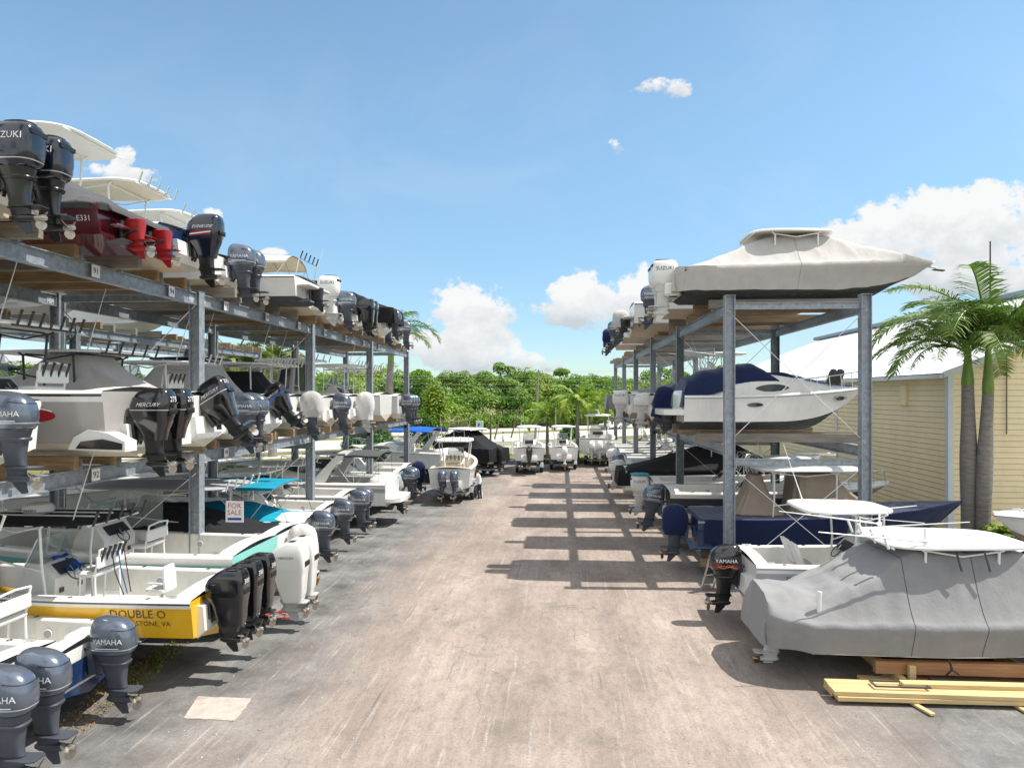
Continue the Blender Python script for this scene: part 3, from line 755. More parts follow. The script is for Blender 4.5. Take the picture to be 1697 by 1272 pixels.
def cruiser(name,label,cat,group,X,Y,Z,side,L=8.5,B=2.8,D=1.35,hull='white',bottom='black_bottom',stripe=None,arch=True,bim=None,cockpit_cover=None,drive=(1,),rz=0.,boot=None,rails=True,eng=None,lean=1.,ports=True,ws=True,sheer=.16,trunk=1.,tprof=None,win=(.50,.68)):
    root=thing(name,label,cat,(X,Y,Z),(0 if side>0 else math.pi)+rz,group)
    h=Hull(L,B,D,sheer,.6,2.9); h.build(root,hull,bottom,stripe,'vinyl_grey',boot=boot)
    # deck with a raised cabin trunk and an open cockpit aft
    b=MB(); G=[]
    def row(t,kind):
        bs=h.bs(t)+.035*(1-t); z=h.zs(t); x=L*t
        if kind=='c': half=[(bs,z),(bs-.03,z+.03),(bs-.28,z+.04),(bs-.30,z+.02),(bs-.33,D*.5),(bs*.4,D*.5),(0,D*.5)]
        else:
            c=kind; half=[(bs,z),(bs-.03,z+.03),(max(bs-.26,bs*.3),z+.04),(max(bs-.34,bs*.25),z+.04+c*.6),(max(bs-.5,bs*.2),z+.04+c*.92),(max(bs-.9,bs*.1),z+.04+c),(0,z+.04+c*1.05)]
        return [(x,y,zz) for y,zz in half]+[(x,-y,zz) for y,zz in half[-2::-1]]
    ts=[(0,0.),(.07,0.),(.075,'c'),(.2,'c'),(.3,'c'),(.42,'c'),(.43,.38),(.5,.46),(.58,.46),(.66,.38),(.74,.26),(.82,.14),(.9,.05),(.96,.02),(1.,0.)]
    if tprof: ts=[(0,0.),(.04,0.)]+[(t,float(np.interp(t,[q[0] for q in tprof],[q[1] for q in tprof]))) for t in np.linspace(.06,1,30)]
    for t,k in ts: G.append(row(t,k if k=='c' else k*trunk))
    b.grid(G,'deck_white'); b.build('deck',root,ang=28)
    w=MB(); hb=h.bs(.45)-.42; z0=h.zs(.45)+.42
    for k in range(5):
        pass
    G=[]; n=15
    for zz,xo,sc in ((0,.0,1.),(.24,-.28,.93),(.46,-.60,.86)):
        G.append([(L*.56+xo-1.6*(abs(a)**2.2), a*hb*sc*1.08, z0+zz-.02+ .04*(abs(a)<.99)) for a in np.linspace(-1,1,n)])
    if ws: w.grid(G,'dark_glass' if not lean<1 else 'screen'); w.tube(G[2],.022,'tube_alu',6); w.build('windscreen',root,ang=60)
    if arch:
        a=MB(); xa=L*.22
        for s in(-1,1):
            y=s*(h.bs(.3)-.16)
            a.loft([[(x,yy,z) for x,yy in ((xx-.24*k,y-.05),(xx+.24*k,y-.05),(xx+.24*k,y+.05),(xx-.24*k,y+.05))] for xx,z,k in ((xa+1.0,h.zs(.3)+.02,1.3),(xa+.62,h.zs(.3)+.55,.95),(xa+.18,h.zs(.3)+1.05,.8),(xa-.08,h.zs(.3)+1.3,.75))],'white')
        yy=h.bs(.3)-.11
        a.loft([[(xa-.26,y,h.zs(.3)+1.25+.06*(1-abs(y/yy)**2)),(xa+.10,y,h.zs(.3)+1.25+.06*(1-abs(y/yy)**2)),(xa+.10,y,h.zs(.3)+1.36+.06*(1-abs(y/yy)**2)),(xa-.26,y,h.zs(.3)+1.36+.06*(1-abs(y/yy)**2))] for y in np.linspace(-yy,yy,9)],'white')
        a.build('radar_arch',root,ang=40)
    if bim: bimini(root,h,**bim)
    if cockpit_cover:
        mat,prof=cockpit_cover; c=MB(); G=[]; x0,x1=prof[0][0],prof[-1][0]
        for i in range(34):
            t=i/33; x=lerp(x0,x1,t); tt=max(0,min(1,x/L)); hb=h.bs(tt)-.04; c_=float(np.interp(tt,[q[0] for q in tprof],[q[1] for q in tprof]))*trunk if tprof else 0.; zs=h.zs(tt)+.05+c_*.62; hb-=.30*min(1,c_*2.2); H=float(np.interp(x,[q[0] for q in prof],[q[1] for q in prof]))
            k=lerp(1,.80,min(1,H/.9)); r=[(x,y*hb*k,zs+H*(1-abs(y)**4*.35)+.018*math.sin(x*7+y*5)) for y in np.linspace(-1,1,15)]
            G.append([(x,-hb-.03,zs-.10),(x,-hb*(k*.5+.5),zs+H*.25)]+r+[(x,hb*(k*.5+.5),zs+H*.25),(x,hb+.03,zs-.10)])
        G.insert(0,[(x0-.05,p[1],min(p[2],h.zs(0))-.35) for p in G[0]])
        c.grid(G,mat); c.build('cockpit_cover',root,ang=60)
    if ports:
        for s in(-1,1):
            for px in (.36,.83):
                q=MB(); X=L*px; Z=h.zs(px)*.74 if px<.5 else h.zs(px)*.80; y=s*(h.side(X,Z)+.035*(1-px)+.004)
                vs=[(X+.26*math.cos(t)*(1 if px<.5 else .8),s*(h.side(X+.26*math.cos(t),Z+.08*math.sin(t))+.035*(1-px)+.008),Z+.08*math.sin(t)) for t in np.linspace(0,2*math.pi,24)[:-1]]
                q.add(vs,[tuple(range(23))],'dark_glass'); q.tube(vs,.012,'tube_alu',6,closed=True); q.build('porthole',root)
            q=MB(); t=np.linspace(0,1,14); top=[]; bot=[]
            def side_pt(x,f):
                tt=x/L; bs=h.bs(tt)+.035*(1-tt); c=trunk*(np.interp(tt,[.43,.5,.58,.66,.74,.82],[.38,.46,.46,.38,.26,.14]) if not tprof else np.interp(tt,[q[0] for q in tprof],[q[1] for q in tprof]))
                y0,y1=max(bs-.26,bs*.3),max(bs-.34,bs*.25); return (x,s*(lerp(y0,y1,f)+.012),h.zs(tt)+.04+c*.6*f+.0)
            for k in t:
                x=lerp(L*win[0],L*win[1],k); d=.36*math.sin(math.pi*k)**.6; top.append(side_pt(x,.5+d*.9)); bot.append(side_pt(x,.5-d*.9))
            q.grid([top,bot],'dark_glass'); q.build('cabin_window',root)
    if rails: bow_rail(root,h,.55,.5)
    if drive:
        for k in range(drive[0]): add_sterndrive(root,(-.08,(k-(drive[0]-1)/2)*.95,.42))
        bb=MB(); bb.loft([[(x,y,z) for x,y in [(0,-B*.44),(-.35,-B*.43),(-.62,-B*.36),(-.70,-B*.2),(-.72,0),(-.70,B*.2),(-.62,B*.36),(-.35,B*.43),(0,B*.44)]] for z in(.52,.56,.66,.70)],'white'); bb.build('swim_platform',root)
        bb=MB(); zs0=h.zs(0); bb.loft([ring(.42,0,zz,.52*k,B*.43*k2,3.2,32) for zz,k,k2 in ((D*.5,1,1),(zs0+.02,1,1),(zs0+.12,.97,.985),(zs0+.19,.88,.95),(zs0+.22,.65,.86),(zs0+.225,.2,.5))],'white'); bb.build('sun_pad',root)
        bb=MB(); bb.box((.42,0,zs0+.235),(.62,B*.6,.05),'vinyl_white',ch=.02); bb.build('cushion',root)
    if eng:
        for k in range(eng[1]): add_engine(root,eng[0],(-.1,(k-(eng[1]-1)/2)*.66,.72),1.05)
    return root,h
# ------------------------------------------------------------------ boat racks
TOPZ, MIDZ = 8.72, 4.36
KB, KM, KT = .60, 4.60, 8.94         # keel heights on the three tiers
BAY, SLOT = 8.6, 8.6/3
LX0, LX1, LY = -10.05, -14.1, 18.23-8.6
RX0, RX1, RY = 5.12, 9.12, 21.2
def rack(name,label,xf,xb,y0,nb,tiers,ztop,numbers=None,bunks=None,ext=.55,slot=SLOT,cover_white=None,frontpost=True,weather=()):
    root=thing(name,label,'boat rack',(xf,y0,0))
    D=xb-xf; sg=1 if D>0 else -1
    me=MB(); me.ibeam((0,0,0),(0,0,ztop),.30,.28,'galvanised',up=(1,0,0)); me.box((0,0,.015),(.5,.5,.03),'galvanised'); me.box((0,0,ztop+.008),(.32,.32,.016),'galvanised'); pm=me.mesh('post',30)
    me=MB(); me.ibeam((0,0,0),(0,0,ztop),.30,.28,'steel_weathered',up=(1,0,0)); me.box((0,0,.015),(.5,.5,.03),'steel_weathered'); pw=me.mesh('post',30)
    for k in range(nb+1):
        for x in (0,D): link('post',pw if k in weather else pm,root,(x,k*BAY,0))
    me=MB(); me.ibeam((0,.145,0),(0,BAY-.145,0),.33,.17,'galvanised')
    for y in (.16,BAY-.16): me.box((0,y,0),(.19,.012,.26),'galvanised')
    for y in np.linspace(1.1,BAY-1.1,6): me.box((0,y,.17),(.15,.10,.012),'galvanised')
    for y in(.30,BAY-.30):
        for x in(-.016,.016): me.box((x,y,-.02),(.012,.26,.20),'galv_bright')
        for yy in(-.08,.08):
            for zz in(-.08,.04): me.box((-.026,y+yy,zz),(.014,.032,.032),'steel_weathered'); me.box((.026,y+yy,zz),(.014,.032,.032),'steel_weathered')
    bm=me.mesh('beam',30)
    me=MB(); me.ibeam((0,0,0),(D,0,0),.2,.12,'galvanised'); cm=me.mesh('cross_beam',30)
    for z in tiers:
        for k in range(nb):
            for x in (0,D): link('beam',bm,root,(x,k*BAY,z-.166))
        if z>1:
            for k in range(nb+1): link('cross_beam',cm,root,(0,k*BAY,z-.11 if z==tiers[-1] else z-.5))
    # cross bracing rods
    k=0
    for k in range(0,nb+1):
        for za,zb in ((.4,tiers[1]-.6),(tiers[1]+.1,tiers[-1]-.3)):
            for p,q in (((0,za),(D,zb)),((0,zb),(D,za))):
                b=MB(); b.tube([(p[0],k*BAY+.03*(1 if p[1]==za else -1),p[1]),(q[0],k*BAY+.03*(1 if p[1]==za else -1),q[1])],.012,'tube_alu',6); b.build('brace_rod',root)
    # timber bunks on angle brackets
    ms=[]
    for i,(mt,cx) in enumerate((('timber',.0),('timber_grey',.25),('timber',.4),('timber_grey',-.15))):
        b=MB(); ln=abs(D)+2*ext; b.box((D/2+sg*cx,0,.145),(ln,.14,.29),mt,ch=.008)
        for x in (0,D): b.box((x+.16*sg*(1 if x else -1),.082,.08),(.09,.012,.30),'galvanised'); b.box((x+.16*sg*(1 if x else -1),.12,-.0),(.09,.08,.012),'galvanised')
        ms.append(b.mesh('timber_bunk',30))
    for z in tiers:
        for s in bunks[z]:
            for dy in (-.62,.62):
                o=link('timber_bunk',ms[random.randrange(4)],root,(0,(s+.5)*slot+dy+random.uniform(-.06,.06),z+.004))
    if numbers:
        for z,s,t in numbers:
            b=MB(); b.box((sg*-.10,0,0),(.006,.26,.26),'sign_face'); p=b.build('number_plate',root,(0,(s+.5)*SLOT+.05,z-.16))
            tb=MB(); put_text(tb,t,.19,'ink_black',lambda x,y:(sg*-.108,(1 if sg<0 else -1)*x,y)); tb.build('number',p,ang=0)
    return root
n3=lambda s0,k:[(TOPZ,s0+k,str(91+3*k))]
nums=[(TOPZ,1+k,str(91+3*k)) for k in range(9)]+[(MIDZ,1+k,str(92+3*k)) for k in range(3)]+[(.36,1,'93')]
rack('boat_rack','long galvanised three tier boat rack on the left with number plates on its beams',LX0,LX1,LY,4,(.36,MIDZ,TOPZ),TOPZ+.03,nums,{.36:range(12),MIDZ:range(12),TOPZ:range(12)})
rack('boat_rack','galvanised boat rack far left, standing behind the numbered left rack with bows facing it',-20.0,-24.0,LY,4,(.36,MIDZ,TOPZ),TOPZ+.03,None,{.36:range(0,12),MIDZ:range(0,12),TOPZ:range(0,12)},weather=(0,1,2,3,4))
rack('boat_rack','galvanised three tier boat rack on the right, in front of the tan storage building',RX0,RX1,RY,5,(.30,MIDZ+.02,TOPZ),TOPZ+.20,None,{.30:range(10),MIDZ+.02:range(10),TOPZ:range(10)},weather=(1,),slot=BAY/2)
print('racks')

# ------------------------------------------------------------------ boats on the left rack (bows away from the aisle)
GLT,GLM,GLB='boats on the top tier of the left rack','boats on the middle tier of the left rack','boats on the bottom tier of the left rack'
GRT,GRM,GRB='boats on the top tier of the right rack','boats on the middle tier of the right rack','boats on the bottom tier of the right rack'
GBK='boats on the rear left rack'
CC='centre_console_boat'
def SL(k): return 19.66+2.867*k
def XL(px,k,d=.47): return x_on_row(px,SL(k))-d      # transom from where its motor stands
def LB(k,px,z,label,group,name=CC,cat='boat',Y=None,**kw):
    y=Y or SL(k); return boat(name,label,cat,group,x_on_row(px,y)-.47,y,z,-1,**kw)
T=dict
# top tier, near to far
LB(-3,55,KT,'white boat with twin dark navy outboards at the near end of the top tier',GLT,L=7.8,B=2.5,D=1.0,eng=('suzuki',2,T(sc=1.04)),bottom='tan_bottom',rail='vinyl_grey',con=T(x=3.2))
r,h=boat('covered_boat','maroon boat under a black cover with two red finned stern drives','boat',GLT,-9.05,SL(-2),KT-.06,-1,L=9.2,B=2.5,D=.80,hull='maroon',bottom='maroon',stripe='maroon',rail='black_gel',deckmat=None,sheer=.75,cover=T(mat='canvas_dark',xs=-.12,plateau=(1.7,6.0,.30,1.72),drop=.16,seed=3,wr=.045,sag=1.15),drive=(2,'red'))
hull_text(r,h,'E331',.15,.30,.50,'ink_white',sides=(1,))
b=MB(); b.grid([[(x,h.side(x,z)+.045*(1-x/h.L)+.006,z) for x in np.linspace(.62,1.9,8)] for z in (.47,.58)],'canvas_cream'); b.build('hull_stripe',r,ang=0)
r,h=LB(-1,340,KT,'navy hulled centre console with cream bottom, hardtop and one black outboard with red decals',GLT,Y=16.3,L=8.4,B=2.5,D=.95,sheer=.5,hull='navy',bottom='tan_bottom',boot='cream',upper='white',rail='white',eng=('evin',1,T(sc=1.06)),con=T(x=3.6),top=T(x0=2.3,x1=6.3,w=1.35,z=3.28,holders=0,under='clean_white',radar=None,antenna=False,crown=.12),bracket=True)
LB(0,410,KT,'white centre console with cream hardtop and twin slate outboards on a white bracket',GLT,L=8.2,B=2.5,D=.95,sheer=.45,bottom='tan_bottom',eng=('slate',2,T(sc=1.06)),con=T(x=3.6),top=T(x0=2.3,x1=5.7,w=1.15,z=3.1,holders=5,under='cream',antenna=False,crown=.1),post=T(x=2.2))
r,h=LB(1,533,KT-.05,'white boat with a black pinstripe, oval badge and black stern drive under a thin hardtop',GLT,L=7.8,B=2.5,D=.86,sheer=.5,bottom='black_bottom',stripe='white',rail='black_gel',drive=(1,),con=T(x=3.9),top=T(x0=3.9,x1=6.6,w=1.1,z=3.05,holders=4,antenna=False))
b=MB()
for s in(-1,1):
    vs=[(1.5+.24*math.cos(t),s*(h.side(1.5,.62)+.05),.62+.10*math.sin(t)) for t in np.linspace(0,2*math.pi,24)[:-1]]; b.add(vs,[tuple(range(23))],'black_gel'); b.add([(1.5+(x-1.5)*.7,y+s*.004,.62+(z-.62)*.55) for x,y,z in vs],[tuple(range(23))],'vinyl_grey')
b.build('badge',r,ang=0)
LB(2,545,KT,'white boat with a single tall white outboard at its stern on the top tier',GLT,L=7.2,B=2.4,D=.95,eng=('white_boxy',1,T(sc=1.08)),bottom='tan_bottom',con=T(x=3.0),rails=True)
r,h=LB(3,575,KT,'white cuddy with a tan bimini tower, rod holders and one slate outboard',GLT,L=7.4,B=2.4,D=.95,eng=('slate',1,T(sc=1.06)),bottom='tan_bottom',con=T(x=3.4),name='cuddy_boat')
bimini(r,h,1.7,4.3,1.15,2.85,'canvas_cream',drop=.35)
for k in range(5): link('rod_holder',rod_holder('plastic_dark'),r,(1.2,-.9+.45*k,2.6))
f=MB(); f.tube([(1.2,-1.0,2.6),(1.2,1.0,2.6)],.02,'tube_alu'); f.tube([(1.2,-1.0,2.6),(1.5,-1.05,1.2)],.02,'tube_alu'); f.tube([(1.2,1.0,2.6),(1.5,1.05,1.2)],.02,'tube_alu'); f.build('rod_rack',r)
LB(4,610,KT,'boat under a black cover with twin black outboards on the top tier',GLT,name='covered_boat',L=7.0,B=2.4,D=.95,bottom='tan_bottom',sheer=.4,eng=('verado',2,T(sc=.98)),deckmat=None,cover=T(mat='canvas_black',plateau=(1.6,2.8,.5,2.0),drop=.35,seed=5),top=T(x0=1.5,x1=3.6,w=1.0,z=2.1,holders=5,tube='plastic_dark',mat='canvas_dark'))
LB(5,655,KT,'boat fully wrapped in a black cover hanging over its stern near the far end',GLT,name='covered_boat',L=7.2,B=2.4,D=1.25,bottom='cream',deckmat=None,eng=('slate',1,T(sc=.95)),cover=T(mat='canvas_black',xs=-.6,plateau=(1.6,3.2,.6,2.15),drop=.55,seed=8,wr=.035))
LB(6,643,KT-.05,'small white boat with one slate outboard behind the black wrapped boat',GLT,L=6.6,B=2.3,D=1.1,eng=('slate',1,T(sc=1.0)),bottom='tan_bottom')
LB(7,672,KT,'white boat with a slate outboard and cream swim platform, last on the top tier',GLT,L=6.8,B=2.4,D=1.2,eng=('slate',1,T(sc=1.05)),bottom='cream',con=T(x=2.8))
print('left top')
# middle tier
LB(-3,22,KM,'white boat with a single slate outboard at the near end of the middle tier',GLM,L=7.6,B=2.5,D=1.2,eng=('slate',1,T(sc=1.06)),bottom='cream',con=T(x=3.2),tc=.62)
r,h=LB(-2,268,KM,'grey hulled boat with a red oval emblem, white topsides and twin black outboards marked 275',GLM,L=8.4,B=2.55,D=1.38,hull='grey_gel',bottom='cream',upper='white',rail='black_gel',eng=('merc',2,T(sc=1.08)),con=T(x=3.3),post=T(x=2.2),top=T(x0=2.0,x1=4.9,w=1.15,z=2.75,holders=7,hold='plastic_dark',tube='plastic_dark'),zt=.72,inner='deck_white')
b=MB()
for s in(-1,1):
    for rx,rz_,m,o in ((.62,.165,'ink_white',.006),(.57,.14,'red',.010)):
        vs=[(1.55+rx*math.cos(t),s*(h.side(1.55+rx*math.cos(t),.9+rz_*math.sin(t))+.035*(1-.3)+o),.9+rz_*math.sin(t)) for t in np.linspace(0,2*math.pi,30)[:-1]]; b.add(vs,[tuple(range(29))],m)
b.build('emblem',r,ang=0)
for s in(-1,1):                      # white boarding notch at each stern quarter
    bb=MB(); bb.prism([(-.45,.20),(-.45,.40),(-.10,.56),(.30,.64),(.60,.48),(.72,.24)],s*.82,s*1.20,'white')
    bb.prism([(-.40,.24),(-.40,.36),(0,.45),(.45,.40),(.55,.26)],s*1.196,s*1.212,'black_gel'); bb.build('boarding_step',r)
r,h=LB(-1,368,KM,'white boat with a grey tent under its hardtop and one black outboard tilted up',GLM,L=8.3,B=2.6,D=1.3,eng=('merc',1,T(sc=1.12,tilt=.55)),bottom='cream',con=T(x=3.4),top=T(x0=1.9,x1=5.2,w=1.3,z=2.35,holders=5,hold='plastic_dark',tube='plastic_dark',th=.06),zt=.78)
tent(r,h,'canvas_light',.9,6.1,1.22,1.22,2.7,3.9,.62,2.30,2)
LB(0,415,KM,'white centre console with an open pipe top and twin slate outboards',GLM,L=7.8,B=2.5,D=1.25,eng=('slate',2,T(sc=1.08)),bottom='cream',con=T(x=3.1),post=T(x=2.1),top=T(x0=.9,x1=3.6,w=1.1,z=2.25,holders=6,th=.04,tube='tube_alu'))
r,h=LB(1,468,KM,'white boat with a tan tent and a tilted black outboard striped in blue',GLM,L=7.8,B=2.5,D=1.25,eng=('blue_stripe',1,T(sc=1.05,tilt=.6)),bottom='cream',top=T(x0=1.6,x1=3.9,w=1.1,z=2.5,holders=0,mat='canvas_navy',th=.06),zt=.78)
tent(r,h,'canvas_light',1.0,5.0,1.15,1.2,1.9,3.6,.8,2.45,5)
r,h=LB(2,515,KM,'white boat with a black tent under its top and a grey hooded outboard',GLM,L=7.6,B=2.5,D=1.25,eng=('slate',1,T(sc=1.1,bag='canvas_light')),bottom='cream',top=T(x0=.7,x1=3.6,w=1.15,z=2.45,holders=7,th=.06))
tent(r,h,'canvas_black',.5,4.6,1.15,1.2,1.6,3.0,.6,2.2,9)
LB(3,567,KM,'white boat with one navy slate outboard between two hooded motors',GLM,L=7.2,B=2.4,D=1.2,eng=('slate_small',1,T(sc=1.06)),bottom='cream',con=T(x=3.0),rails=True,top=T(x0=1.6,x1=4.1,w=1.05,z=2.55,holders=5,th=.05))
r,h=LB(4,604,KM,'white pilothouse boat with a slanted framed windscreen and a white hooded outboard',GLM,name='pilothouse_boat',L=7.4,B=2.5,D=1.25,eng=('white_round',1,T(sc=1.1,bag='canvas_white',full=True)),bottom='cream',top=T(x0=1.5,x1=4.6,w=1.1,z=2.9,holders=3,th=.07))
b=MB(); b.loft([[(2.6,y*.95,1.3),(3.5,y*.95,1.3),(3.1,y*.9,2.9),(2.5,y*.9,2.9)] for y in(-1,1)],'vinyl_grey'); b.build('cabin',r)
b=MB()
for s in(-1,1): b.add([(2.75,s*.962,1.6),(3.3,s*.962,1.6),(3.05,s*.93,2.7),(2.65,s*.93,2.7)],[(0,1,2,3)],'dark_glass')
b.add([(3.40,-.75,1.5),(3.40,.75,1.5),(3.12,.7,2.75),(3.12,-.7,2.75)],[(0,1,2,3)],'dark_glass'); b.add([(2.57,-.75,1.5),(2.57,.75,1.5),(2.49,.7,2.75),(2.49,-.7,2.75)],[(0,1,2,3)],'dark_glass'); b.build('cabin_window',r)
LB(5,655,KM,'white centre console with a white T top, its bare stern over the beam',GLM,L=7.6,B=2.5,D=1.35,bottom='tan_bottom',con=T(x=2.6,hgt=1.2),top=T(x0=1.2,x1=3.8,w=1.05,z=2.75,holders=4,antenna=True))
LB(6.3,681,KM,'white boat with three slate outboards at the far end of the left middle tier',GLM,L=8.0,B=2.7,D=1.3,eng=('slate',3,T(sc=1.05)),bottom='cream',con=T(x=3.2),rails=True,top=T(x0=1.4,x1=4.4,w=1.15,z=2.7,holders=5,th=.06))
print('left mid')
# bottom tier
LB(0,45,KB+.05,'white boat nearest the camera with twin slate outboards, cut by the frame edge',GLB,Y=9.5,L=7.6,B=2.5,D=1.2,eng=('slate',2,T(sc=1.05)),con=T(x=3.0),zt=.74)
r,h=LB(0,190,KB-.08,'white boat with blue transom, folding bench seat and one slate outboard',GLB,Y=11.85,L=7.0,B=2.35,D=.92,sheer=.35,hull='white',bottom='navy',eng=('slate',1,T(sc=1.06)),con=T(x=2.6,w=.5,hgt=.95),post=T(x=1.75,mat='deck_white',holders=0),top=T(x0=2.4,x1=4.8,w=1.0,z=2.75,holders=4,hold='tube_white',mat='vinyl_grey',th=.05),bracket=False,zt=.70)
b=MB(); 
b.add([(-.045,y,z) for y,z in((-.95,.30),(.95,.30),(1.0,.70),(-1.0,.70))],[(0,1,2,3)],'navy')
for y in(-.7,-.45): b.add([(-.05,y+q,z) for q,z in((0,.42),(.12,.38),(.06,.64),(-.04,.64))],[(0,1,2,3)],'white')
b.build('transom_panel',r,ang=0)
for s in(-1,1): b=MB(); b.box((.55,s*.62,.72),(.5,.55,.30),'vinyl_white',ch=.05); b.build('jump_seat',r)
r,h=LB(0,402,KB+.20,'yellow hulled centre console lettered on its stern quarter with three black outboards',GLB,Y=14.25,L=9.2,B=2.6,D=1.02,hull='yellow',bottom='yellow',stripe='yellow',upper='white',rail='charcoal_gel',eng=('verado',3,T(sc=1.0)),con=T(x=3.75,w=.48,cover='canvas_blue',hgt=1.1),post=T(x=2.75,holders=5),zt=.86,
    top=T(x0=2.3,x1=5.3,w=1.05,z=2.42,holders=5,hold='plastic_dark',mat='canvas_black',under='canvas_black',soft=True,th=.05,radar='dome',legs=(3.5,4.5)))
hull_text(r,h,'DOUBLE O',.235,1.10,.74,'ink_brown'); hull_text(r,h,'STONE, VA',.145,.80,.55,'ink_brown'); hull_text(r,h,'FOUNTAIN',.15,4.1,1.055,'ink_black',italic=True)
b=MB(); b.loft([ring(1.35,0,z,hl,hw,4) for z,hl,hw in((.86,.24,.24),(.90,.26,.26),(.95,.25,.25))],'vinyl_white')
b.loft([ring(1.15+.02*k,0,z,.04,hw,4) for k,(z,hw) in enumerate(((.94,.22),(1.2,.23),(1.42,.18)))],'vinyl_white')
for s in(-1,1): b.bar((1.2,s*.25,1.08),(1.5,s*.25,1.08),.05,.04,'vinyl_white'); b.bar((1.5,s*.25,1.08),(1.5,s*.25,.92),.05,.04,'vinyl_white')
b.lathe([(.2,.5),(.05,.53),(.04,.86)],'tube_alu',o=(1.35,0,0)); b.build('fishing_chair',r)
b=MB()
for k in range(3): b.tube([(2.3,.25-.2*k,1.75),(2.25,.22-.2*k,1.3),(2.1,.15-.12*k,.8)],.012,'bright_blue' if k==1 else 'plastic_dark',5)
b.build('rope',r)
r,h=LB(0,455,KB,'turquoise hulled centre console with script lettering and twin white slab sided outboards',GLB,Y=17.0,L=9.6,B=2.7,D=1.46,hull='turquoise',bottom='turquoise',upper='white',rail='white',eng=('white_slab',2,T(sc=1.16,off=.45)),con=T(x=4.0,w=.62,hgt=1.45),post=T(x=2.9,holders=0),zt=.84)
b=MB(); put_text(b,'Reel Elle',.26,'ink_black',lambda x,y:(-.008,.52-x,1.12+y),italic=True); b.build('lettering',r,ang=0)
r,h=LB(0,500,KB,'boat with black cockpit cover and wide grey hardtop from which a for sale sign hangs',GLB,Y=19.9,name='covered_boat',L=8.6,B=2.6,D=1.25,eng=('white_round',1,T(sc=1.1,bag='canvas_white',full=True)),deckmat='deck_white',top=T(x0=1.35,x1=6.0,w=1.28,z=2.58,holders=5,hold='tube_white',mat='vinyl_grey',under='vinyl_white',th=.06,radar=None,legs=(2.2,4.4)),con=T(x=4.2,hgt=1.3))
b=MB()
for s in(-1,1):
    b=MB(); b.grid([[(lerp(3.2,5.6,i/8),s*(lerp(1.0,1.08,j/4)+.03*math.sin(i*2.2+j)),lerp(1.3,2.55,j/4)) for i in range(9)] for j in range(5)],'clear_vinyl'); b.build('clear_curtain',r,ang=60)
boat_cover(r,h,'canvas_black',xs=.7,plateau=(3.2,5.0,.5,2.0),drop=.10,seed=12,wr=.04)
sg=thing('for_sale_sign','white for sale sign with red letters hanging from the grey hardtop','sign',(r.location.x-1.0,r.location.y-1.22,2.62),R(0))
b=MB(); b.box((0,0,0),(.52,.012,.60),'sign_face'); 
for s in(-1,1): b.tube([(s*.2,0,.3),(s*.2,0,.62)],.006,'rubber',5)
b.build('sign_board',sg)
b=MB(); put_text(b,'FOR',.21,'ink_red',lambda x,y:(x,-.009,y+.16)); b.build('lettering',sg,ang=0); b=MB(); put_text(b,'SALE',.20,'ink_red',lambda x,y:(x,-.009,y-.03)); b.build('lettering',sg,ang=0); b=MB()
b.add([(-.2,-.009,-.17),(.2,-.009,-.17),(.2,-.009,-.24),(-.2,-.009,-.24)],[(0,1,2,3)],'ink_blue'); b.build('lettering',sg,ang=0)
r,h=LB(1,536,KB,'white boat under a teal bimini with a teal cockpit cover and one slate outboard',GLB,L=7.4,B=2.45,D=1.15,bottom='yellow',eng=('slate',1,T(sc=1.06)),zt=.74)
bimini(r,h,.7,4.9,1.25,2.42,'canvas_teal',tube='tube_white',drop=.06,base=1.8); boat_cover(r,h,'canvas_teal',xs=.55,plateau=(2.2,3.6,.4,1.65),drop=.10,seed=14)
b=MB(); G=[[(x,y*.9,1.17+.16*(1-abs(y)**2)+.04*mnoise.noise((x*5,y*5,2))) for y in np.linspace(-1,1,13)] for x in np.linspace(-.15,.9,9)]; b.grid(G,'canvas_white'); b.build('stern_sheet',r,ang=60)
LB(2,570,KB,'white skiff with stern seats and one slate outboard, next beyond the teal bimini boat',GLB,L=6.8,B=2.4,D=1.1,eng=('slate',1,T(sc=1.05)),con=T(x=2.7),zt=.72,top=T(x0=2.2,x1=4.2,w=1.0,z=2.4,holders=3,th=.05))
LB(3,600,KB,'white centre console with a flat pale top and twin slate outboards on the bottom tier',GLB,L=7.6,B=2.5,D=1.2,eng=('slate',2,T(sc=1.08)),con=T(x=3.1),top=T(x0=1.8,x1=4.8,w=1.15,z=2.4,holders=6,th=.05))
r,h=cruiser('cabin_cruiser','white express cruiser with a radar arch and folded black bimini, stern out of the rack','boat',GLB,XL(668,4,.5),SL(4),KB,-1,L=9.4,B=2.8,D=1.35,stripe='vinyl_grey',bim=T(x0=.3,x1=2.6,w=1.15,z=2.75,mat='canvas_dark'),boot='black_gel')
LB(5,655,KB,'white boat with a short pale grey outboard behind the express cruiser',GLB,L=7.0,B=2.4,D=1.15,eng=('slate_small',1,T(sc=.95,bag='vinyl_grey')),con=T(x=3),rails=True,top=T(x0=1.6,x1=4.2,w=1.1,z=2.35,holders=5,th=.05))
LB(6,682,KB,'pale teal boat with white gunwale rails and two dark outboards',GLB,L=7.0,B=2.5,D=1.2,hull='pale_teal',eng=('slate',2,T(sc=1.05)),con=T(x=3.0),rails=True)
LB(7,693,KB,'white boat with a navy hooded outboard, last on the bottom tier',GLB,L=7.0,B=2.4,D=1.2,eng=('slate',1,T(sc=1.05,bag='canvas_navy',full=True)),con=T(x=3.0))
print('left bottom')
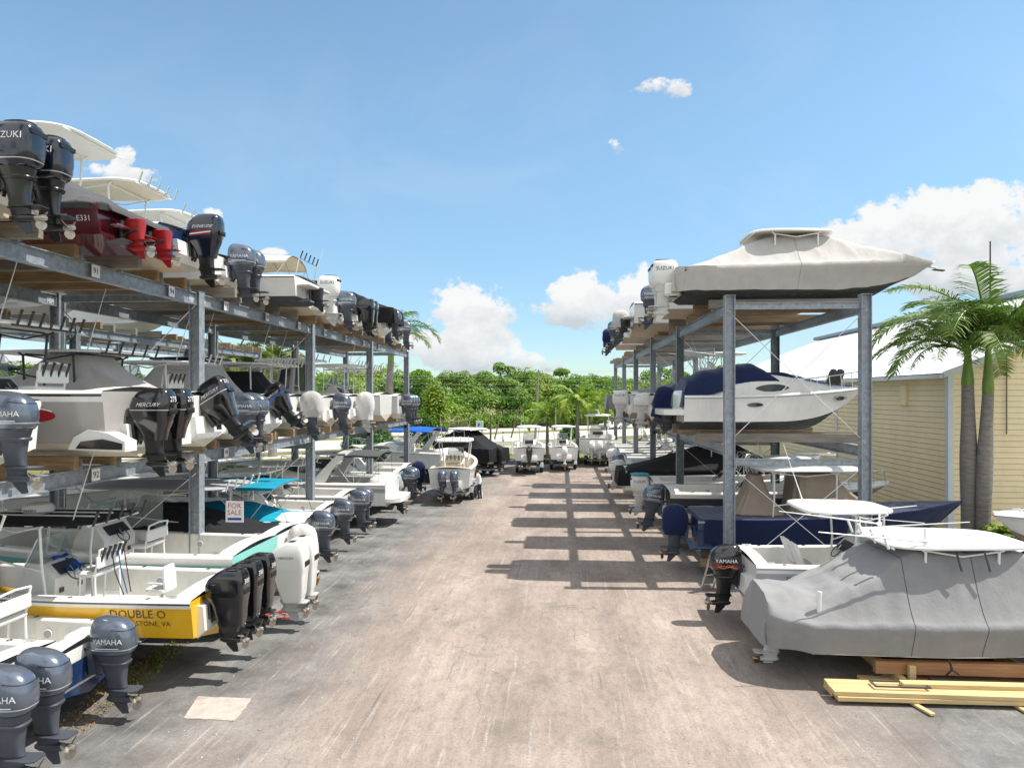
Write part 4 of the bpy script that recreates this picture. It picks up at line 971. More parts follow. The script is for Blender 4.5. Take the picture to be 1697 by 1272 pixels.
# the rear rack: bows towards the aisle
for (k,z,lab,kw) in ((0,KT,'pale boat hull with a blue top, bow towards us, top of the rear left rack',T(L=8.4,hull='bright_blue',bottom='white',stripe='white')),
    (1.05,KT,'white hull with grey keel on top of the rear left rack',T(L=8.6,hull='white',bottom='canvas_light')),
    (2.2,KT,'broad cream hull on the rear left rack, bow jutting out of the top tier',T(L=9.4,hull='white',bottom='deck_white')),
    (4.2,KT,'white boat on the rear left rack, fourth bow along the top tier',T(L=8.2,hull='white',bottom='cream')),
    (1.2,KM,'navy topped boat on the rear left rack, nearest in its middle tier',T(L=8.2,hull='white',bottom='cream')),
    (3.3,KM,'white boat on the middle tier of the rear left rack with a teal top',T(L=8.0,hull='white',bottom='cream')),
    (5.6,KM,'white boat farthest along the middle tier of the rear left rack',T(L=8.0,hull='white',bottom='cream')),
    (.2,KB,'white boat with a tan sheet on the rear left rack, bottom tier, nearest',T(L=8.6,hull='white',bottom='cream')),
    (2.1,KB,'white boat with a grey bottom on the rear left rack, second on the bottom tier',T(L=9,hull='white',bottom='canvas_grey')),
    (4.0,KB,'white open bow boat on the rear left rack, bottom tier, bow beside the bushes',T(L=9.2,hull='white',bottom='white')),
    (6.4,KB,'white boat farthest along the bottom tier of the rear left rack',T(L=8.6,hull='white',bottom='cream'))):
    L=kw['L']; r,h=boat(CC,lab,'boat',GBK,-17.3-L,SL(k),z,1,B=2.6,D=1.35,con=T(x=4.2) if z<9 else None,tc=.6,rails=z<9,**{q:v for q,v in kw.items()})
    if 'teal top' in lab: bimini(r,h,3.0,5.4,1.1,2.5,'canvas_teal')
    if 'navy' in lab: bimini(r,h,3.0,5.4,1.1,2.5,'canvas_navy')
    if 'tan sheet' in lab: boat_cover(r,h,'canvas_light',plateau=(3,5,.6,2.2),drop=.4,seed=21)
# ------------------------------------------------------------------ boats on the right rack (bows towards the building)
def SR(k): return RY+2.15+4.3*k
def RB(k,px,z,label,group,name=CC,Y=None,X=None,**kw):
    y=Y or SR(k); return boat(name,label,'boat',group,X if X is not None else x_on_row(px,y)+.47,y,z,1,**kw)
r,h=RB(0,1100,KT,'large boat wrapped in a grey cover on top of the right rack, nearest the camera',GRT,name='covered_boat',L=8.3,B=2.75,D=1.03,bottom='black_bottom',hull='black_gel',deckmat=None,eng=('white_boxy',2,T(sc=1.15)),zt=.60,sheer=.30,bracket=False,
   cover=T(mat='canvas_light',xs=-.26,plateau=(2.75,4.5,.66,2.12),drop=.82,seed=31,wr=.04,sag=1.3,seams=(3.6,)),top=T(x0=2.15,x1=4.9,w=1.15,z=2.2,holders=0,under='cream',legs=(2.95,4.25),antenna=False,crown=.11))
b=MB()
for s in(-1,1): b.box((-.30,s*.62,.42),(.5,.5,.42),'white',ch=.06)
b.box((-.2,0,.36),(.42,1.5,.3),'white',ch=.05); b.build('engine_bracket',r)
b=MB(); b.tube([(8.05,0,1.20),(8.36,0,1.15)],.03,'tube_alu',6); b.box((8.44,0,1.07),(.34,.16,.03),'plastic_dark',ry=.12); b.build('anchor',r)
RB(1,1078,KT,'white boat with one slate outboard under a pale cap, second on the right top tier',GRT,L=7.2,B=2.4,D=1.15,eng=('slate',1,T(sc=1.08)),bottom='tan_bottom')
RB(2,1047,KT-.1,'white hull with black pinstripe on the right top tier, no motor in view',GRT,X=x_on_row(1047,SR(2)),L=7.4,B=2.4,D=1.2,rail='black_gel',bottom='tan_bottom',drive=(1,))
RB(3,1029,KT,'boat with a grey hooded outboard on the right top tier',GRT,L=7,B=2.4,D=1.1,eng=('slate',1,T(sc=1.08,bag='canvas_light')),bottom='tan_bottom')
RB(4,1018,KT,'boat with a slate outboard on the right top tier, between two hooded motors',GRT,L=7,B=2.4,D=1.15,eng=('slate',1,T(sc=1.08)),bottom='tan_bottom')
RB(5,1009,KT-.1,'boat with a navy hooded outboard on the right top tier, farthest',GRT,L=7,B=2.4,D=1.15,eng=('slate',1,T(sc=1.05,bag='canvas_navy',full=True)),bottom='tan_bottom')
r,h=cruiser('cabin_cruiser','white cabin cruiser with navy canvas enclosure, nearest on the right middle tier','boat',GRM,3.95,SR(0),KM+.15,1,L=6.1,B=2.6,D=1.12,sheer=.26,trunk=1.,tprof=[(0,0),(.08,.0),(.16,.22),(.26,.48),(.36,.60),(.5,.60),(.58,.50),(.7,.30),(.82,.13),(.92,.03),(1,0)],win=(.37,.55),ws=False,stripe='white',arch=False,bim=None,cockpit_cover=('canvas_navy',[(-.02,.05),(.12,.55),(.7,.74),(1.25,.64),(1.75,.66),(2.3,.62),(2.7,.38),(3.05,.06)]),boot='black_gel',drive=(1,))
hull_text(r,h,'FL 4021 RK',.11,5.1,1.06,'ink_black',sides=(-1,1))
for k in range(2):
    b=MB(); b.loft([ring(0,0,z,hl,hw,3) for z,hl,hw in((0,.05,.03),(.04,.11,.06),(.40,.13,.06),(.5,.10,.05),(.53,.04,.02))],'plastic_dark'); o=b.build('fender',r,(4.75+.24*k,-.50+.05*k,1.50)); o.rotation_euler=(0,.35,0)
r,h=RB(1,1100,KM+.1,'white boat with a navy hooded outboard tilted back, second on the right middle tier',GRM,L=7.4,B=2.5,D=1.25,eng=('slate',1,T(sc=1.12,bag='canvas_navy',full=True,tilt=.25)))
boat_cover(r,h,'canvas_navy',xs=1.2,plateau=(2.6,4.0,.5,2.1),drop=.1,seed=41)
r,h=RB(2,1075,KM+.1,'white boat with tower top and outriggers hung with loose lines, right middle tier',GRM,L=8.2,B=2.6,D=1.2,X=4.2,con=T(x=3.0,hgt=1.3),top=T(x0=1.7,x1=4.2,w=1.15,z=3.05,holders=6,tube='tube_white'),eng=('white_round',1,T(sc=1.0)))
outriggers(r,2.6,1.1,3.0,1.6)
b=MB()
for k in range(14):
    y=-1.1+.17*k; pts=[(1.9+.9*t+.18*math.sin(5*t+k),y+.25*math.sin(3*t+k*1.7),3.0-1.1*math.sin(math.pi*t)*random.uniform(.5,1)) for t in np.linspace(0,1,9)]; b.tube(pts,.012,'tube_white',5)
b.build('rope',r)
boat_cover(r,h,'canvas_navy',xs=.2,plateau=(1.2,2.0,.5,1.75),drop=.08,seed=43,xe=3.0)
r,h=RB(3,1028,KM+.1,'white boat with pinstripes, rod tubes and one white outboard on the right middle tier',GRM,L=8.0,B=2.6,D=1.3,eng=('white_boxy',1,T(sc=1.08)),bottom='tan_bottom',con=T(x=3.2))
RB(4,1020,KM,'boat under a long dark grey cover, farthest in view on the right middle tier',GRM,name='covered_boat',L=8.0,B=2.6,D=1.3,X=3.2,deckmat=None,bottom='canvas_dark',hull='canvas_dark',cover=T(mat='canvas_grey',xs=-.5,plateau=(4.5,6.0,.5,2.3),drop=.6,seed=47))
print('right upper')
# bottom tier
GX,GY=5.1,15.45
r,h=boat('covered_boat','boat under a grey cover and white hardtop, on timber blocking behind the lumber','boat',None,GX,GY,.44,1,L=8.6,B=2.75,D=.84,hull='white',bottom='white',deckmat=None,eng=('white_round',1,T(sc=.92)),zt=.36,bracket=False,sheer=.34,
   cover=T(mat='canvas_grey',xs=-.80,plateau=(2.1,4.4,.80,2.22),drop=.86,seed=51,wr=.075,sag=1.45,peaks=((-.76,-.10,.42,1.26,.9),),seams=(1.9,3.3,4.7),taper=(-.02,.62)),top=T(x0=1.62,x1=4.62,w=1.12,z=2.32,holders=4,hold='tube_white',antenna=False,legs=(2.4,3.8),crown=.05))
outriggers(r,2.3,1.0,2.48,2.2,'tube_white')
b=MB(); b.tube([(.15,-1.10,.80),(.18,-1.10,1.46)],.045,'white',10); b.build('guide_post',r)
for k,x in enumerate((2.9,3.45)):
    b=MB(); b.bar((x,-1.0,2.32),(x+.06,-1.10,1.92),.05,.015,'rubber'); b.build('strap',r)
for x in(2.6,4.2):
    b=MB(); b.tube([(x,-1.30,.22),(x+.03,-1.36,.04),(x-.05,-1.30,-.10)],.02,'rubber',6); b.tube([(x,-1.36,.06),(x+.16,-1.36,-.06)],.016,'rubber',6); b.build('tie_strap',r)
r,h=boat(CC,'white centre console whose black outboard has red and yellow graphics, beside the step ladder','boat',None,x_on_row(1203,18.0)+.45,18.0,.60,1,L=6.9,B=2.4,D=1.18,hull='white',bottom='charcoal_gel',stripe='vinyl_grey',eng=('black_round',1,T(sc=1.08)),zt=.78,con=T(x=2.75,w=.42),top=T(x0=1.25,x1=3.5,w=1.05,z=2.42,holders=0,tube='tube_white',legs=(2.5,3.1),radar=None))
hull_text(r,h,'TIDEWATER',.13,1.05,.88,'ink_black')
outriggers(r,2.5,.95,2.1,-2.4,'tube_white')
for s in(-1,1):
    b=MB(); b.box((1.55,s*.32,.95),(.42,.46,.10),'vinyl_grey',ch=.03)
    b.loft([[(1.30-.22*t,s*.32+y,.98+.6*t) for y in(-.23,.23)]+[(1.39-.22*t,s*.32+y,.98+.6*t) for y in(.23,-.23)] for t in (0,.5,1)],'vinyl_white')
    b.lathe([(.18,.5),(.05,.52),(.05,.92)],'tube_alu',o=(1.55,s*.32,0)); b.build('helm_seat',r)
r,h=RB(0,1120,.72,'blue hulled boat in a navy cover with tan console tents and a bar radar',GRB,name='covered_boat',L=8.75,B=2.75,D=1.22,hull='navy',bottom='blue_bottom',boot='blue_bottom',deckmat=None,eng=('slate_small',1,T(sc=1.12,bag='canvas_navy')),zt=.74,sheer=.40,bracket=False,
   top=T(x0=2.0,x1=5.4,w=1.25,z=2.75,holders=0,radar='array',legs=(2.5,4.4),crown=.06),con=T(x=4.0,w=.5,hgt=1.4))
boat_cover(r,h,'canvas_navy',xs=.12,plateau=(1.1,6.2,1.0,1.26),drop=.66,seed=61,wr=.015)
tent(r,h,'canvas_tan',1.3,3.0,.72,1.3,1.9,2.3,.35,2.55,3); tent(r,h,'canvas_tan',3.1,6.2,.85,1.35,3.3,4.5,.78,2.65,6)
r,h=RB(1,1082,.98,'white over black hull boat with white lettering and one navy slate outboard tilted slightly',GRB,Y=26.9,L=8.4,B=2.6,D=1.3,hull='charcoal_gel',bottom='tan_bottom',upper='white',stripe='charcoal_gel',rail='white',eng=('slate',1,T(sc=1.12,tilt=.12)),con=T(x=3.2),rails=True,top=T(x0=3.8,x1=5.6,w=1.0,z=2.5,holders=0,antenna=False,th=.05))
hull_text(r,h,'SKYROCK',.25,2.55,.93,'ink_white')
b=MB()
for k in range(9):
    y=-.9+.2*k; b.tube([(3.3-.5*t+.15*math.sin(6*t+k),y+.2*math.sin(4*t+k),1.9+1.0*math.sin(2.6*t+.3)-.4*t) for t in np.linspace(0,1,9)],.011,'tube_alu',5)
b.build('rope',r)
r,h=RB(2,1060,.74,'white boat with a teal stripe and a white outboard with a blue cap',GRB,L=8.2,B=2.5,D=1.3,hull='white',stripe='teal_stripe',eng=('white_boxy',1,T(sc=1.08)),con=T(x=3.4),drive=None,rails=True)
link('blue_cap',(lambda b:(b.loft([ring(-.46,0,z,hl,hw,3) for z,hl,hw in((1.50,.44,.31),(1.555,.42,.29),(1.58,.3,.2))],'teal_stripe'),b.mesh('blue_cap'))[1])(MB()),r)
r,h=RB(3,1047,.74,'boat with a black cover draped to its stern, hull tucked behind the teal striped boat',GRB,name='covered_boat',L=8.2,B=2.6,D=1.35,deckmat='deck_white',hull='white',X=3.3,cover=T(mat='canvas_black',xs=-.3,plateau=(4.2,5.8,.5,2.6),drop=.55,seed=71,wr=.03),top=T(x0=3.6,x1=6.4,w=1.1,z=2.8,holders=5,th=.06))
RB(4,1021,.74,'white boat with a smooth white egg shaped hooded outboard on the right',GRB,L=8.0,B=2.5,D=1.3,eng=('white_round',1,T(sc=1.08)),con=T(x=3.2),top=T(x0=2.6,x1=5.2,w=1.1,z=2.7,holders=4,th=.06))
RB(5,1024,.74,'white boat with a dark slate outboard, sixth along the right bottom tier',GRB,L=8.0,B=2.5,D=1.25,eng=('slate',1,T(sc=1.06)),con=T(x=3.2))
RB(6,1014,.74,'white boat with a rounded white outboard, seventh along the right bottom tier',GRB,L=7.8,B=2.5,D=1.25,eng=('white_round',1,T(sc=1.08)),con=T(x=3.2),top=T(x0=2.4,x1=5.0,w=1.1,z=2.6,holders=4,th=.06))
RB(7,1010,.74,'white boat with a blue striped hull, eighth along the right bottom tier',GRB,L=8,B=2.5,D=1.3,stripe='bright_blue',con=T(x=3.2),X=3.9)
RB(8,1010,.74,'white boat with a flat hardtop, ninth along the right bottom tier',GRB,L=8,B=2.5,D=1.3,con=T(x=3.2),X=3.7,top=T(x0=2.4,x1=5.0,w=1.1,z=2.6,holders=4,th=.06))
print('right bottom')
# ------------------------------------------------------------------ boats away from the racks
def stern_on(px,py,z,label,rz=0,name=CC,group=None,**kw):        # bow pointing away along the aisle
    x,y=on_ground(px,py,z); return boat(name,label,'boat',group,x,y,z,1,rz=math.pi/2+rz,**kw)
r,h=stern_on(745,818,.55,'white and cream centre console with twin slate outboards parked on a trailer in the aisle',rz=R(1.5),L=7.6,B=2.4,D=1.35,bottom='white',eng=('slate',2,T(sc=1.06)),con=T(x=2.6,w=.5,hgt=1.25),post=T(x=1.7,mat='canvas_cream'),inner='cream',deckmat='cream',top=T(x0=1.3,x1=3.9,w=1.15,z=2.75,holders=5,hold='tube_white'))
def trailer(label,x,y,rz,L=5.6,w=2.1,axles=2,grp=None,zf=.5):
    t=thing('boat_trailer',label,'trailer',(x,y,0),rz,grp)
    b=MB(); 
    for s in(-1,1): b.bar((-.3,s*w*.32,zf),(L*.68,s*w*.32,zf),.08,.14,'galvanised'); b.bar((L*.68,s*w*.32,zf),(L,0,zf),.08,.14,'galvanised'); b.bar((.1,s*.45,zf+.2),(L*.6,s*.45,zf+.2),.10,.08,'canvas_dark')
    for xx in(.0,L*.3,L*.6): b.bar((xx,-w*.32,zf),(xx,w*.32,zf),.08,.10,'galvanised')
    b.bar((L,0,zf),(L+.4,0,zf),.08,.1,'galvanised'); b.tube([(L-.2,.1,0.05),(L-.2,.1,zf+.3)],.035,'galvanised'); b.build('frame',t)
    wm=MB(); wm.lathe([(.19,-.09),(.30,-.10),(.335,-.06),(.335,.06),(.30,.10),(.19,.09)],'tyre',ax='x',n=20); wm.lathe([(.19,-.06),(.12,-.03),(.02,-.03)],'galvanised',ax='x',n=14); wm.lathe([(.19,.06),(.12,.03),(.02,.03)],'galvanised',ax='x',n=14); wme=wm.mesh('wheel')
    for k in range(axles):
        for s in(-1,1): link('wheel',wme,t,(L*.22+.76*k,s*w*.45,.335),(0,0,math.pi/2))
    for s in(-1,1):
        fm=MB(); fm.loft([[(L*.22+.38*(axles-1)+q*(.42+.38*(axles-1)),s*(w*.45)+yy,z) for yy in(-.13,.13)] for q,z in((-1,.45),(-.8,.70),(0,.76),(.8,.70),(1,.45))],'galvanised',closed=False); fm.build('mudguard',t)
    return t
trailer('boat trailer under the white and cream centre console in the aisle',r.location.x,r.location.y+.6,math.pi/2+R(-4))
r,h=stern_on(935,768,.62,'white centre console with a white outboard, middle of three parked at the fence',rz=R(3),L=6.8,B=2.3,D=1.25,bottom='black_bottom',eng=('white_round',1,T(sc=1.06)),con=T(x=2.4,w=.45,hgt=1.2),top=T(x0=1.4,x1=3.3,w=.95,z=2.75,holders=0),group='boats parked in a line at the fence'); trailer('trailer under the middle boat at the fence',r.location.x,r.location.y+.5,math.pi/2+R(3),grp='trailers under the boats at the fence')
r,h=stern_on(877,770,.75,'white centre console with a black outboard, leftmost of three parked at the fence',rz=R(3),L=6.6,B=2.4,D=1.25,bottom='black_bottom',eng=('merc',1,T(sc=1.05)),con=T(x=2.4,w=.5,hgt=1.2),top=T(x0=1.4,x1=3.3,w=1.0,z=2.7,holders=0),group='boats parked in a line at the fence'); trailer('trailer under the left boat at the fence',r.location.x,r.location.y+.5,math.pi/2+R(3),grp='trailers under the boats at the fence')
r,h=stern_on(988,758,.75,'large white walkaround with twin white outboards and a radar hardtop, rightmost at the fence',rz=R(-6),L=8.6,B=2.9,D=1.5,bottom='pale_teal',hull='white',eng=('white_round',2,T(sc=1.15)),con=T(x=2.8,w=.7,hgt=1.5),top=T(x0=1.6,x1=4.6,w=1.2,z=3.4,holders=0,radar='array'),group='boats parked in a line at the fence'); trailer('trailer under the rightmost boat at the fence',r.location.x,r.location.y+.5,math.pi/2+R(-6),grp='trailers under the boats at the fence')
x,y=at_depth(748,46.5)
r,h=cruiser('cabin_cruiser','white cabin cruiser under a bright blue bimini, just past the end of the left rack','boat',None,x,y,.62,-1,L=8.6,B=2.8,D=1.4,bottom='navy',arch=True,bim=T(x0=1.0,x1=4.3,w=1.2,z=3.1,mat='canvas_blue',drop=.25),rz=R(-22),lean=.5); trailer('trailer under the cruiser with the blue bimini',r.location.x,r.location.y,math.pi+R(-22))
x,y=at_depth(818,50)
r,h=boat('covered_boat','boat in a black cover with a white hardtop standing on a trailer beside the fence','boat',None,x,y,.72,-1,L=7.4,B=2.5,D=1.3,bottom='black_bottom',hull='black_gel',deckmat=None,rz=R(-40),eng=('slate',1,T(sc=1.05,bag='canvas_black',full=True)),cover=T(mat='canvas_black',xs=-.55,plateau=(2.2,3.6,.5,2.55),drop=.75,seed=81,wr=.04,sag=1.5),top=T(x0=1.4,x1=4.4,w=1.15,z=2.6,holders=0)); trailer('trailer under the boat in the black cover',r.location.x,r.location.y,math.pi+R(-40))
x,y=on_ground(848,779); trailer('empty two wheeled boat trailer on the far asphalt, tongue towards the fence',x,y,R(84),L=3.6,w=2.0,axles=1)
x,y=on_ground(901,770); trailer('low empty trailer dolly in front of the parked boats',x,y,R(60),L=3.2,w=2.2,axles=2)
x,y=at_depth(1646,20.8)
r,h=boat(CC,'white boat bow with toe rail bolts beside the two palms at the right edge','boat',None,x+8*math.cos(R(24)),y+8*math.sin(R(24)),.75,-1,L=8.0,B=2.8,D=1.25,bottom='tan_bottom',con=T(x=3.4),rz=R(24))
trailer('trailer under the white boat at the right edge',r.location.x-.6,r.location.y-.3,math.pi+R(24),L=6,w=2.2)
trailer('galvanised trailer under the white over black hulled boat at the right rack',x_on_row(1082,26.9)+.6,26.9,0,L=5.6,w=1.8,axles=1,zf=.62)
# ------------------------------------------------------------------ ground, yard, road
def ground_mat(name,build):
    m=bpy.data.materials.new(name); m.use_nodes=True; N=m.node_tree.nodes; L=m.node_tree.links; b=N['Principled BSDF']; b.inputs['Roughness'].default_value=.9; b.inputs['Specular IOR Level'].default_value=.25
    tc=N.new('ShaderNodeTexCoord')
    def noise(sc,det=6,rough=.6,scale=(1,1,1),dist=0.,loc=(0,0,0)):
        mp=N.new('ShaderNodeMapping'); mp.inputs['Scale'].default_value=scale; mp.inputs['Location'].default_value=loc; L.new(tc.outputs['Object'],mp.inputs[0])
        n=N.new('ShaderNodeTexNoise'); n.inputs['Scale'].default_value=sc; n.inputs['Detail'].default_value=det; n.inputs['Roughness'].default_value=rough; n.inputs['Distortion'].default_value=dist
        L.new(mp.outputs[0],n.inputs[0]); return n.outputs['Fac']
    def rng_(v,a,c,lo=0,hi=1):
        r=N.new('ShaderNodeMapRange'); r.inputs[1].default_value=a; r.inputs[2].default_value=c; r.inputs[3].default_value=lo; r.inputs[4].default_value=hi; L.new(v,r.inputs[0]); return r.outputs[0]
    def mix(f,A,B_):
        x=N.new('ShaderNodeMix'); x.data_type='RGBA'
        if isinstance(f,float): x.inputs['Factor'].default_value=f
        else: L.new(f,x.inputs['Factor'])
        for k,v in(('A',A),('B',B_)):
            if isinstance(v,tuple): x.inputs[k].default_value=(*v,1)
            else: L.new(v,x.inputs[k])
        return x.outputs['Result']
    def math_(op,a,c=None):
        q=N.new('ShaderNodeMath'); q.operation=op
        for i,v in enumerate((a,c)):
            if v is None: continue
            if isinstance(v,(int,float)): q.inputs[i].default_value=v
            else: L.new(v,q.inputs[i])
        return q.outputs[0]
    build(b,N,L,tc,noise,rng_,mix,math_); M[name]=m
def yard(b,N,L,tc,noise,rng_,mix,math_):
    sx=N.new('ShaderNodeSeparateXYZ'); L.new(tc.outputs['Object'],sx.inputs[0]); X=sx.outputs[0]
    big=noise(.16,5,.6); wob=math_('MULTIPLY',math_('SUBTRACT',noise(.35,6,.65,(1,.45,1)),.5),6.)
    c=math_('ABSOLUTE',math_('ADD',math_('ADD',X,-.3),wob)); edge=rng_(c,4.0,7.0)               # worn tan drive lane between darker margins
    tan=mix(rng_(noise(.5,7,.65,(1,.35,1)),.35,.68),(.235,.186,.155),(.435,.36,.31))
    tan=mix(rng_(noise(1.2,9,.72,(1,.16,1)),.48,.70,0,.55),tan,(.19,.16,.138))                      # streaks along the drive
    grey=mix(rng_(noise(.7,9,.68),.35,.65),(.08,.08,.081),(.25,.248,.243))
    col=mix(edge,tan,grey)
    col=mix(rng_(noise(3.0,10,.72,(2.8,.10,1)),.56,.70,0,.5),col,(.56,.53,.50))                # pale scrape lines
    col=mix(rng_(noise(2.2,8,.7,(3.6,.09,1),loc=(4,9,0)),.60,.68,0,.75),col,(.12,.115,.11))     # rubber tracks
    col=mix(rng_(noise(.42,6,.68,loc=(7,3,0)),.54,.70,0,.65),col,(.13,.115,.10))                   # old oil patches
    col=mix(rng_(noise(1.6,4,.5,loc=(3,1,0)),.70,.76,0,.55),col,(.09,.08,.075))
    col=mix(rng_(noise(20,7,.8),.34,.52,.6,0.),col,(.11,.10,.095))                               # grit
    col=mix(rng_(noise(5.5,10,.78,(1.3,.55,1),loc=(8,2,0)),.46,.68,0,.55),col,(.13,.118,.11))
    col=mix(rng_(noise(34,3,.6,loc=(2,5,0)),.62,.72,0,.4),col,(.62,.57,.52))
    v=N.new('ShaderNodeTexVoronoi'); v.feature='DISTANCE_TO_EDGE'; v.inputs['Scale'].default_value=.19
    mp=N.new('ShaderNodeMapping'); L.new(tc.outputs['Object'],mp.inputs[0]); nz=N.new('ShaderNodeTexNoise'); nz.inputs['Scale'].default_value=.9; nz.inputs['Detail'].default_value=6
    L.new(tc.outputs['Object'],nz.inputs[0]); va=N.new('ShaderNodeVectorMath'); va.operation='MULTIPLY_ADD'; L.new(nz.outputs['Color'],va.inputs[0]); va.inputs[1].default_value=(2.2,2.2,0); L.new(mp.outputs[0],va.inputs[2]); L.new(va.outputs[0],v.inputs['Vector'])
    crack=math_('MULTIPLY',rng_(v.outputs['Distance'],.0,.004,.4,0.),rng_(noise(.3,3,.5,loc=(1,8,0)),.47,.55))
    col=mix(crack,col,(.07,.065,.06))
    L.new(col,b.inputs['Base Color'])
    bp=N.new('ShaderNodeBump'); bp.inputs['Strength'].default_value=.35; bp.inputs['Distance'].default_value=.02; L.new(noise(16,9,.75),bp.inputs['Height']); L.new(bp.outputs[0],b.inputs['Normal'])
def grassland(b,N,L,tc,noise,rng_,mix,math_):
    c=mix(rng_(noise(.35,8,.65),.35,.65),(.11,.13,.035),(.26,.23,.10)); c=mix(rng_(noise(3,6,.7),.4,.7,0,.6),c,(.08,.11,.03)); L.new(c,b.inputs['Base Color'])
    bp=N.new('ShaderNodeBump'); bp.inputs['Strength'].default_value=.6; bp.inputs['Distance'].default_value=.05; L.new(noise(6,8,.7),bp.inputs['Height']); L.new(bp.outputs[0],b.inputs['Normal'])
def roadm(b,N,L,tc,noise,rng_,mix,math_):
    c=mix(rng_(noise(.3,7,.65),.35,.65),(.42,.38,.34),(.54,.50,.45)); c=mix(rng_(noise(4,8,.7),.5,.7,0,.35),c,(.3,.27,.25)); L.new(c,b.inputs['Base Color'])
ground_mat('yard_mat',yard); ground_mat('grassland',grassland); ground_mat('road_mat',roadm)
def sheet(name,poly,z,mat,kind='structure'):
    b=MB(); b.add([(x,y,z) for x,y in poly],[tuple(range(len(poly)))],mat); o=b.build(name,ang=0); o['kind']=kind; return o
S=3000
sheet('ground',[(-S,-S),(S,-S),(S,S),(-S,S)],-.012,'grassland')
sheet('yard',[(-34,-30),(40,-30),(40,62),(14,60.5),(-2,58.5),(-9,57),(-34,57)],0,'yard_mat')
def cam_line(u,w): return (u*CT-w*ST,u*ST+w*CT)
def strip(name,w0,w1,s,z,mat,u0=-160,u1=220):
    return sheet(name,[cam_line(u0,w0+s*u0*.6),cam_line(u1,w0+s*u1*.6),cam_line(u1,w1+s*u1*.6),cam_line(u0,w1+s*u0*.6)],z,mat)
strip('road',88,106,1.15,.004,'road_mat'); strip('road',112,125,1.15,.004,'road_mat'); strip('pavement',77,81,1.0,.004,'road_mat')
# concrete pad on the near left of the lane, gravelly strip under the left rack
cs=[Vector(on_ground(px,py)+(0,)) for px,py in((328,1154),(417,1158),(389,1194),(303,1190))]; pts=[]
for a_,b_ in zip(cs,cs[1:]+cs[:1]):
    for k in range(14):
        p=a_.lerp(b_,k/14); n_=(b_-a_).normalized(); q=.025*mnoise.noise(p*9)+.02*mnoise.noise(p*31); pts.append((p.x-n_.y*q,p.y+n_.x*q))
b=MB(); b.loft([[(x,y,.003) for x,y in pts],[(x,y,.012) for x,y in pts],[((x-cs[0].x)*.985+cs[0].x+.01,(y-cs[0].y)*.985+cs[0].y-.005,.019) for x,y in pts]],'pale_concrete'); tag(b.build('concrete_slab'),'pale square concrete slab let into the asphalt at the bottom left','slab')

# leaf clouds
def quads(C,Nn,size,aspect=.55,bend=.0):
    n=len(C); ref=rng.normal(size=(n,3)); t=np.cross(Nn,ref); t/=np.linalg.norm(t,axis=1,keepdims=True)+1e-9; s=np.cross(Nn,t)
    a=size[:,None]*t; b=size[:,None]*s*aspect
    V=np.stack([C-a,C-b*1.0+a*.1,C+a,C+b*1.0+a*.1],axis=1); return V.reshape(-1,3)
def mesh_quads(name,V,mat):
    me=bpy.data.meshes.new(name); n=len(V)//4
    me.vertices.add(len(V)); me.vertices.foreach_set('co',V.astype(np.float32).ravel())
    me.loops.add(len(V)); me.loops.foreach_set('vertex_index',np.arange(len(V),dtype=np.int32))
    me.polygons.add(n); me.polygons.foreach_set('loop_start',np.arange(0,4*n,4,dtype=np.int32)); me.polygons.foreach_set('loop_total',np.full(n,4,dtype=np.int32))
    me.materials.append(M[mat]); me.update(calc_edges=True); return me
def crown_leaves(c,r,n,leaf,lumps=9):
    c=np.array(c); r=np.array(r); d=rng.normal(size=(lumps,3)); d/=np.linalg.norm(d,axis=1,keepdims=True); d[:,2]=np.abs(d[:,2])*.9-.25
    cen=c+d*r*.62; lr=rng.uniform(.38,.62,lumps)
    k=rng.integers(0,lumps,n); q=rng.normal(size=(n,3)); q/=np.linalg.norm(q,axis=1,keepdims=True); q[:,2]=np.where(rng.random(n)<.72,np.abs(q[:,2]),q[:,2])
    rad=rng.uniform(.72,1.05,n)**.6
    P=cen[k]+q*(r*lr[k][:,None])*rad[:,None]
    Nn=q*.7+np.array([0,0,.55])+rng.normal(size=(n,3))*.45; Nn/=np.linalg.norm(Nn,axis=1,keepdims=True)
    return quads(P,Nn,leaf*rng.uniform(.6,1.35,n))
# the mangrove wood beyond the road: one far-off mass
parts=[]
def wood_row(w0,slope,u0,u1,step,hlo,hhi,leaf,n,jit=3):
    u=u0
    while u<u1:
        w=w0+slope*max(u,-45)+.25*min(0,u+45)+rng.uniform(-jit,jit)
        hh=rng.uniform(hlo,hhi)*(1.10 if rng.random()<.10 and hhi>9 else 1.)*(1 if hhi<6 else lerp(.62,1,min(1,w/(w0+4)))); rx=rng.uniform(2.3,4.3); x,y=cam_line(u,w)
        parts.append(crown_leaves((x,y,hh-rx*.75),(rx,rx,rx*.85),n,leaf))
        if rng.random()<.8: parts.append(crown_leaves((x+rng.uniform(-1,1),y-1.5,hh*.45),(rx*.95,rx*.8,hh*.42),int(n*.8),leaf,11))
        u+=step*rng.uniform(.7,1.3)
wood_row(127,.68,-150,170,3.4,2.6,5.2,.24,700,2)
wood_row(132,.68,-150,170,3.4,5.2,8.2,.26,850)
wood_row(138,.68,-150,170,3.6,7.5,10.4,.28,850)
wood_row(145,.68,-160,180,3.8,9.3,11.8,.30,720)
wood_row(156,.68,-170,190,5.2,10.2,13.2,.38,520)
V=np.concatenate(parts); print('wood leaves',len(V)//4)
o=link('mangrove_wood',mesh_quads('mangrove_wood',V,'leaf_wood')); stuff(o); tag(o,'dense green mangrove wood filling the background beyond the road','wood')
sheet('terrain',[cam_line(-190,137-.68*190*.62),cam_line(190,137+.68*190),cam_line(190,700),cam_line(-190,700)],.002,'grassland')

